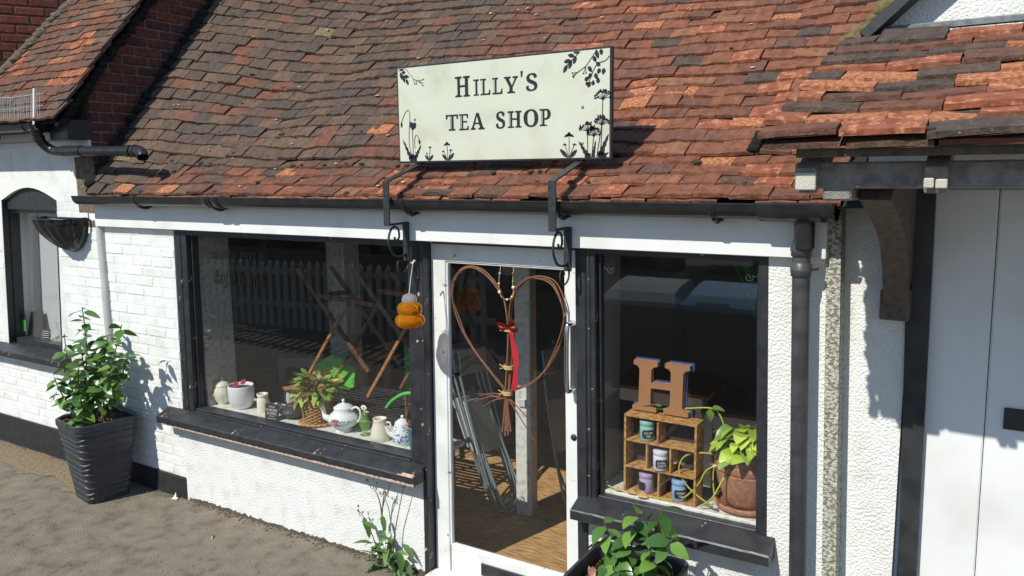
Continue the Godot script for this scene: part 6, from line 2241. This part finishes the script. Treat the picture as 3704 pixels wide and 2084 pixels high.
func build_plants() -> void:
	leaf_mesh.camellia = leaf_shape(0.56, 0.18, 0.22, 0.9, 5)
	leaf_mesh.broad = leaf_shape(0.62, 0.22, 0.25, 0.85, 5)
	leaf_mesh.pothos = leaf_shape(0.72, 0.30, 0.35, 0.72, 5)
	leaf_mesh.jagged = leaf_shape(0.34, 0.35, 0.35, 0.9, 5)
	leaf_mesh.pad = leaf_shape(0.52, 0.12, 0.5, 1.0, 4)
	leaf_mesh.small = leaf_shape(0.45, 0.2, 0.2, 0.9, 3)
	# camellia in the left planter
	var at := Vector3(-2.965, 0.585, 0.272)
	var o := thing("camellia_shrub", "bushy camellia shrub with glossy dark green leaves in the tall grey planter", "shrub", at)
	var tones := ["leaf", "leaf", "leaf_mid", "leaf_mid", "leaf_mid", "leaf_young"]
	for s in [
		[Vector3(-0.04, 0, 0.03), Vector3(-0.05, 0.25, 0.03), Vector3(0.0, 0.55, 0.02), Vector3(-0.03, 0.85, 0.01), 26],
		[Vector3(0.04, 0, 0.0), Vector3(0.07, 0.25, 0.0), Vector3(0.14, 0.48, -0.02), Vector3(0.20, 0.66, -0.03), 22],
		[Vector3(-0.10, 0, 0.05), Vector3(-0.17, 0.20, 0.06), Vector3(-0.22, 0.40, 0.05), Vector3(-0.25, 0.64, 0.04), 16],
		[Vector3(0.08, 0, 0.05), Vector3(0.17, 0.22, 0.04), Vector3(0.31, 0.46, 0.03), Vector3(0.46, 0.77, 0.02), 16],
		[Vector3(0.02, 0, -0.05), Vector3(0.03, 0.25, -0.06), Vector3(0.05, 0.45, -0.08), Vector3(0.06, 0.60, -0.08), 20],
		[Vector3(0.10, 0, -0.04), Vector3(0.18, 0.20, -0.05), Vector3(0.33, 0.40, -0.04), Vector3(0.42, 0.53, -0.03), 18],
		[Vector3(-0.08, 0, 0.08), Vector3(-0.12, 0.12, 0.12), Vector3(-0.18, 0.24, 0.15), Vector3(-0.20, 0.34, 0.17), 12],
		[Vector3(0.03, 0, 0.09), Vector3(0.06, 0.16, 0.13), Vector3(0.08, 0.32, 0.15), Vector3(0.11, 0.48, 0.15), 16],
		[Vector3(-0.02, 0, 0.0), Vector3(-0.06, 0.2, 0.0), Vector3(-0.10, 0.42, 0.0), Vector3(-0.12, 0.58, 0.0), 16]]:
		spray(o, [s[0], s[1], s[2], s[3]], 0.007, int(s[4] * 1.65), 0.22, "camellia", tones, 0.112, 0.25, "stem")
	spray(o, [Vector3(0.02, 0.0, 0.14), Vector3(0.04, 0.05, 0.15), Vector3(0.08, 0.09, 0.16)], 0.004, 12, 0.2, "broad", ["leaf_mid", "leaf_young", "leaf_mid"], 0.095, 0.3, "stem_green")
	spray(o, [Vector3(-0.11, 0.0, 0.10), Vector3(-0.12, 0.06, 0.11), Vector3(-0.12, 0.11, 0.12)], 0.003, 4, 0.4, "small", ["leaf_young"], 0.07, -0.3, "stem_green")
	# withered sprig at the right of the pot
	var st := tool()
	for i in 60:
		var p := Vector3(0.15 + rng.randf_range(-0.04, 0.04), rng.randf_range(0.0, 0.26), 0.02 + rng.randf_range(-0.03, 0.03))
		ball(st, p, Vector3(0.008, 0.008, 0.006), 5, 4, 0.4)
	var dead := put(o, "withered_sprig", st, M.leaf_brown)
	dead.set_meta("kind", "stuff")
	# camellia in the right planter
	at = Vector3(1.385, 0.54, 0.415)
	o = thing("young_camellia", "young camellia with broad glossy leaves in the black planter below the right window", "shrub", at)
	tones = ["leaf_mid", "leaf_mid", "leaf", "leaf_young"]
	for s in [
		[Vector3(0.05, 0, 0.02), Vector3(0.09, 0.14, 0.0), Vector3(0.13, 0.28, -0.02), Vector3(0.16, 0.40, -0.03), 12],
		[Vector3(0.02, 0, 0.0), Vector3(0.02, 0.14, 0.0), Vector3(0.03, 0.24, 0.0), Vector3(0.05, 0.36, 0.0), 10],
		[Vector3(0.0, 0, 0.05), Vector3(-0.03, 0.12, 0.04), Vector3(-0.07, 0.20, 0.02), Vector3(-0.11, 0.28, 0.0), 10],
		[Vector3(0.07, 0, 0.06), Vector3(0.12, 0.12, 0.06), Vector3(0.18, 0.22, 0.05), Vector3(0.23, 0.30, 0.03), 10],
		[Vector3(0.0, 0, 0.08), Vector3(-0.02, 0.07, 0.12), Vector3(0.0, 0.12, 0.16), Vector3(0.03, 0.16, 0.18), 9],
		[Vector3(0.05, 0, 0.10), Vector3(0.10, 0.06, 0.13), Vector3(0.14, 0.10, 0.15), Vector3(0.16, 0.14, 0.15), 8]]:
		spray(o, [s[0], s[1], s[2], s[3]], 0.006, int(s[4] * 1.6), 0.2, "broad", tones, 0.104, 0.25, "stem")
	for i in 3:
		leaf(o, "broad", "leaf_red", Vector3(0.05 - 0.07 * i, 0.10 + 0.02 * i, 0.17), Vector3(-0.4 + 0.4 * i, -0.3, 0.6), 0.06, 0.3)
	o = thing("bedding_plants", "low pale green weeds and tiny white flowers on the soil of the black planter", "plants", at)
	for i in 46:
		var p := Vector3(rng.randf_range(-0.17, 0.17), 0.005, rng.randf_range(-0.12, 0.19))
		leaf(o, "small", ["leaf_young", "leaf_weed", "leaf_brown", "leaf_young"][i % 4], p, Vector3(rng.randf_range(-1, 1), rng.randf_range(0.4, 1.4), rng.randf_range(-1, 1)), rng.randf_range(0.025, 0.05), rng.randf_range(-1, 1))
	for i in 5:
		st = tool()
		var p := Vector3(-0.13 + 0.065 * i, 0.055, -0.06 + 0.03 * (i % 3))
		for k in 5:
			var a := TAU * k / 5.0
			ball(st, p + Vector3(0.007 * cos(a), 0, 0.007 * sin(a)), Vector3(0.006, 0.003, 0.006), 6, 4)
		tube(st, [p, p - Vector3(0, 0.055, 0)], 0.0012, 4)
		put(o, "flower", st, M.china)
	# tall weed by the door post
	o = thing("sow_thistle", "straggly sow thistle weed growing at the wall foot beside the black door post", "weed", Vector3(-0.33, 0.0, 0.055))
	for s in [
		[Vector3(-0.02, 0, 0), Vector3(-0.03, 0.2, 0.0), Vector3(-0.03, 0.36, 0.01), Vector3(0.02, 0.50, 0.01), Vector3(0.06, 0.60, 0.0)],
		[Vector3(0.05, 0, 0.01), Vector3(0.05, 0.15, 0.01), Vector3(0.07, 0.30, 0.0), Vector3(0.13, 0.50, 0.01), Vector3(0.15, 0.58, 0.01)],
		[Vector3(-0.05, 0, 0.01), Vector3(-0.08, 0.14, 0.02), Vector3(-0.14, 0.26, 0.02), Vector3(-0.20, 0.33, 0.02)],
		[Vector3(-0.03, 0.33, 0.01), Vector3(-0.05, 0.44, 0.01), Vector3(-0.10, 0.52, 0.01)],
		[Vector3(-0.03, 0.35, 0.01), Vector3(-0.01, 0.46, 0.01), Vector3(0.03, 0.50, 0.01)]]:
		st = tool()
		var pts := spline(s, 5)
		var rad := []
		for i in pts.size():
			rad.append(lerpf(0.0052, 0.0016, float(i) / pts.size()))
		tube(st, pts, rad, 6)
		put(o, "stem", st, M.stem)
		var tip: Vector3 = pts[-1]
		for k in 4:
			var e := tip + Vector3(rng.randf_range(-0.05, 0.05), rng.randf_range(-0.01, 0.035), rng.randf_range(-0.01, 0.02))
			st = tool()
			tube(st, [tip - Vector3(0, 0.03, 0), e], 0.0012, 4)
			ball(st, e, Vector3(0.006, 0.009, 0.006), 6, 5)
			put(o, "bud", st, M.stem_green)
	for i in 46:
		var k := rng.randf()
		var p := Vector3(rng.randf_range(-0.10, 0.12), 0.02 + 0.24 * k * k, rng.randf_range(-0.01, 0.04))
		leaf(o, "jagged", "leaf_weed" if i % 3 else "leaf_mid", p, Vector3(rng.randf_range(-1, 1), rng.randf_range(-0.5, 0.9), rng.randf_range(-0.1, 1)), rng.randf_range(0.07, 0.14), rng.randf_range(-0.7, 0.7))
	for e in [[Vector3(-0.03, 0.34, 0.01), Vector3(0.5, -0.8, 0.3), 0.10], [Vector3(-0.14, 0.27, 0.02), Vector3(0.3, -1.0, 0.2), 0.10], [Vector3(-0.17, 0.30, 0.02), Vector3(0.6, -0.9, 0.3), 0.09], [Vector3(-0.03, 0.33, 0.01), Vector3(-0.5, -0.4, 0.4), 0.06]]:
		leaf(o, "jagged", "leaf_mid", e[0], e[1], e[2], 0.2)
	# bushy plant in the wicker basket
	at = Vector3(-1.15, 0.905, -0.215)
	o = thing("basket_plant", "bushy yellowing olive green plant spilling over the wicker basket", "plant", at)
	for i in 210:
		var a := rng.randf() * TAU
		var e := rng.randf()
		var d := Vector3(cos(a) * (1.0 - 0.55 * e), e * 1.05 - 0.02, sin(a) * (1.0 - 0.55 * e)).normalized()
		var rr := rng.randf_range(0.06, 0.155) * Vector3(d.x * 1.15, d.y * 1.15, d.z * 0.8).length()
		leaf(o, "pad", ["leaf_olive", "leaf_lime", "leaf_young", "leaf_olive", "leaf_brown", "leaf_lime"][rng.randi() % 6], d * rr, d + Vector3(rng.randf_range(-0.5, 0.5), rng.randf_range(-0.5, 0.3), rng.randf_range(-0.4, 0.4)), rng.randf_range(0.05, 0.085), rng.randf_range(-0.8, 0.8))
	st = tool()
	for i in 20:
		var a := TAU * i / 20.0
		tube(st, [Vector3(0.02 * cos(a), -0.03, 0.02 * sin(a)), Vector3(0.10 * cos(a * 2.3), 0.03 + 0.08 * absf(sin(a * 1.7)), 0.08 * sin(a * 2.3))], 0.003, 5)
	put(o, "stem", st, M.stem_green)
	# succulent in the teal pot
	o = thing("jade_succulent", "leggy succulent with reddish stems and small jade leaves in the teal pot", "plant", Vector3(-0.225, 0.85, -0.135))
	for i in 9:
		var a := i * 0.9
		var top := Vector3(0.09 * cos(a) * (0.5 + 0.1 * (i % 5)), 0.10 + 0.035 * (i % 5), 0.06 * sin(a))
		st = tool()
		tube(st, spline([Vector3(0.01 * cos(a), 0, 0.01 * sin(a)), Vector3(0.07 * cos(a + 0.6), 0.05, 0.04 * sin(a)), top], 4), 0.0045, 6)
		put(o, "stem", st, M.stem_red)
		for k in 7:
			leaf(o, "small", "leaf_jade", top + Vector3(rng.randf_range(-0.01, 0.01), -0.012 * k * 0.6, rng.randf_range(-0.01, 0.01)), Vector3(cos(k * 2.4), rng.randf_range(0.1, 1.2), sin(k * 2.4)), rng.randf_range(0.018, 0.028), 0.0)
	# pothos trailing from the terracotta pot
	o = thing("pothos_plant", "variegated lime green pothos with long trailing yellow stems in the terracotta pot", "plant", Vector3(1.742, 1.012, -0.165))
	for i in 46:
		var a := rng.randf() * TAU
		var e := rng.randf()
		var p := Vector3(cos(a) * 0.085 * (1 - 0.4 * e), 0.045 + 0.125 * e, sin(a) * 0.07 * (1 - 0.4 * e) + 0.015)
		leaf(o, "pothos", ["leaf_lime", "leaf_lime", "leaf_young", "leaf_lime", "leaf_lime"][rng.randi() % 5], p, Vector3(cos(a), rng.randf_range(-0.7, 0.3), sin(a) + 0.55), rng.randf_range(0.08, 0.13), rng.randf_range(-0.6, 0.6))
	for s in [
		[Vector3(-0.08, 0.0, 0.03), Vector3(-0.17, 0.02, 0.06), Vector3(-0.27, -0.01, 0.07), Vector3(-0.30, -0.09, 0.07), Vector3(-0.24, -0.17, 0.08), Vector3(-0.12, -0.235, 0.09)],
		[Vector3(-0.08, -0.02, 0.04), Vector3(-0.16, -0.06, 0.07), Vector3(-0.20, -0.14, 0.08), Vector3(-0.28, -0.225, 0.09), Vector3(-0.40, -0.247, 0.09), Vector3(-0.62, -0.249, 0.09), Vector3(-0.70, -0.22, 0.09)],
		[Vector3(-0.05, -0.02, 0.09), Vector3(-0.07, -0.08, 0.12), Vector3(-0.12, -0.18, 0.11), Vector3(-0.18, -0.24, 0.10)],
		[Vector3(-0.06, 0.02, 0.0), Vector3(-0.09, 0.10, 0.0), Vector3(-0.12, 0.19, 0.0), Vector3(-0.17, 0.225, -0.01), Vector3(-0.30, 0.205, -0.01), Vector3(-0.44, 0.185, 0.0), Vector3(-0.54, 0.20, 0.0)],
		[Vector3(-0.07, 0.0, 0.03), Vector3(-0.14, -0.05, 0.0), Vector3(-0.15, -0.14, 0.0), Vector3(-0.13, -0.24, 0.02)]]:
		st = tool()
		tube(st, spline(s, 6), 0.0042, 6)
		put(o, "trailing_stem", st, M.stem_lime)
	for e in [[Vector3(-0.43, 0.19, 0.0), Vector3(-0.8, 0.35, 0.2), 0.085], [Vector3(-0.47, 0.19, 0.0), Vector3(0.7, 0.5, 0.3), 0.06], [Vector3(-0.17, 0.225, 0.0), Vector3(1.0, 0.3, 0.1), 0.07], [Vector3(-0.18, 0.22, 0.0), Vector3(0.4, -0.8, 0.3), 0.06], [Vector3(-0.70, -0.22, 0.09), Vector3(-0.3, 0.8, 0.3), 0.05], [Vector3(-0.70, -0.225, 0.09), Vector3(0.5, 0.4, 0.3), 0.04], [Vector3(-0.13, -0.22, 0.1), Vector3(0.3, 0.5, 0.5), 0.045]]:
		leaf(o, "pothos", "leaf_young", e[0], e[1], e[2], 0.2)
	for e in [[Vector3(-0.56, -0.245, 0.09), 0.05], [Vector3(-0.50, -0.245, 0.10), 0.06], [Vector3(-0.63, -0.246, 0.09), 0.04]]:
		leaf(o, "pothos", "wicker_pale", e[0], Vector3(0.8, 0.25, 0.4), e[1], 0.5)

func build_over_the_road() -> void:
	# what the window panes mirror: a picket fence and two bins behind the viewer
	var f := thing("picket_fence", "weathered picket fence across the road mirrored in the left window", "fence", Vector3(-9.6, 0, 4.8), 0.0)
	var st := tool()
	bar(st, Vector3(0, 0.35, 0.02), Vector3(6.8, 0.45, 0.02), 0.08, 0.03, Vector3.UP)
	bar(st, Vector3(0, 0.85, 0.02), Vector3(6.8, 0.98, 0.02), 0.08, 0.03, Vector3.UP)
	put(f, "rail", st, M.fence_grey)
	st = tool()
	extrude(st, [Vector2(-0.045, 0), Vector2(-0.045, 0.98), Vector2(0, 1.03), Vector2(0.045, 0.98), Vector2(0.045, 0)], 0.02)
	st.generate_normals()
	var pk: Mesh = st.commit()
	for i in 40:
		inst(f, "slat", pk, M.fence_grey, Transform3D(Basis(), Vector3(0.17 * i, 0.003 * i, 0)))
	var hd := thing("hedge", "dark hedge behind the picket fence across the road, mirrored in the left window", "hedge", Vector3(-5.5, 0, 6.0))
	st = tool()
	for i in 150:
		var v := Vector3(rng.randf_range(-8.0, 7.5), rng.randf_range(0.1, 1.15), rng.randf_range(-0.25, 0.4))
		var r := rng.randf_range(0.22, 0.42)
		ball(st, v, Vector3(r * 1.3, r, r * 0.8), 9, 6, 0.22)
	put(hd, "foliage", st, M.hedge).set_meta("kind", "stuff")
	wheelie_bin("grey wheelie bin mirrored on the left of the right window", Vector3(-0.45, 0, 4.3), 0.82, paint(0.36, 0.38, 0.37, 0.6, 0.3), false)
	wheelie_bin("dark wheelie bin with blue lid mirrored on the right of the right window", Vector3(0.40, 0, 4.3), 0.75, paint(0.12, 0.32, 0.50, 0.6, 0.3), true)

func wheelie_bin(label: String, at: Vector3, w: float, lid: Material, sticker: bool) -> void:
	var o := thing("wheelie_bin", label, "bin", at)
	var st := tool()
	var p := []
	for i in 8:
		var s := 1.0 if i & 2 else 0.82
		p.append(Vector3((0.5 if i & 1 else -0.5) * w * 0.94 * s, 1.03 if i & 2 else 0.06, (0.34 if i & 4 else -0.30) * s))
	hexa(st, p)
	put(o, "body", st, M.plastic_black)
	st = tool()
	# wedge shaped lid, low at the front and rounded up towards the hinge
	var prof := [Vector2(-0.36, 1.00), Vector2(-0.36, 1.05), Vector2(-0.22, 1.13), Vector2(0.0, 1.19), Vector2(0.24, 1.22), Vector2(0.34, 1.20), Vector2(0.36, 1.00)]
	for i in 6:
		for e in [-1.0, 1.0]:
			otri(st, Vector3(e * w * 0.5, 1.0, 0.0), Vector3(e * w * (0.5 if prof[i].y < 1.1 else 0.44), prof[i].y, prof[i].x), Vector3(e * w * (0.5 if prof[i + 1].y < 1.1 else 0.44), prof[i + 1].y, prof[i + 1].x), Vector3(0, 1.05, 0))
		var a: float = w * (0.5 if prof[i].y < 1.1 else 0.44)
		var b: float = w * (0.5 if prof[i + 1].y < 1.1 else 0.44)
		oquad(st, Vector3(-a, prof[i].y, prof[i].x), Vector3(a, prof[i].y, prof[i].x), Vector3(b, prof[i + 1].y, prof[i + 1].x), Vector3(-b, prof[i + 1].y, prof[i + 1].x), Vector3(0, 1.05, 0))
	put(o, "lid", st, lid)
	if sticker:
		st = tool()
		bbox(st, Vector3(0.34, 0.035, 0.006), 0.001, Transform3D(Basis(Vector3.RIGHT, 0.2), Vector3(-0.05, 1.068, -0.335)))
		put(o, "sticker", st, M.leaf_lime)
	for s in [-1, 1]:
		st = tool()
		lathe(st, [Vector2(0.0, -0.03), Vector2(0.1, -0.03), Vector2(0.1, 0.03), Vector2(0.0, 0.03)], 16, Transform3D(Basis(Vector3(0, 1, 0), Vector3(1, 0, 0), Vector3(0, 0, 1)), Vector3(s * w * 0.38, 0.1, 0.28)))
		put(o, "wheel", st, M.plastic_black)
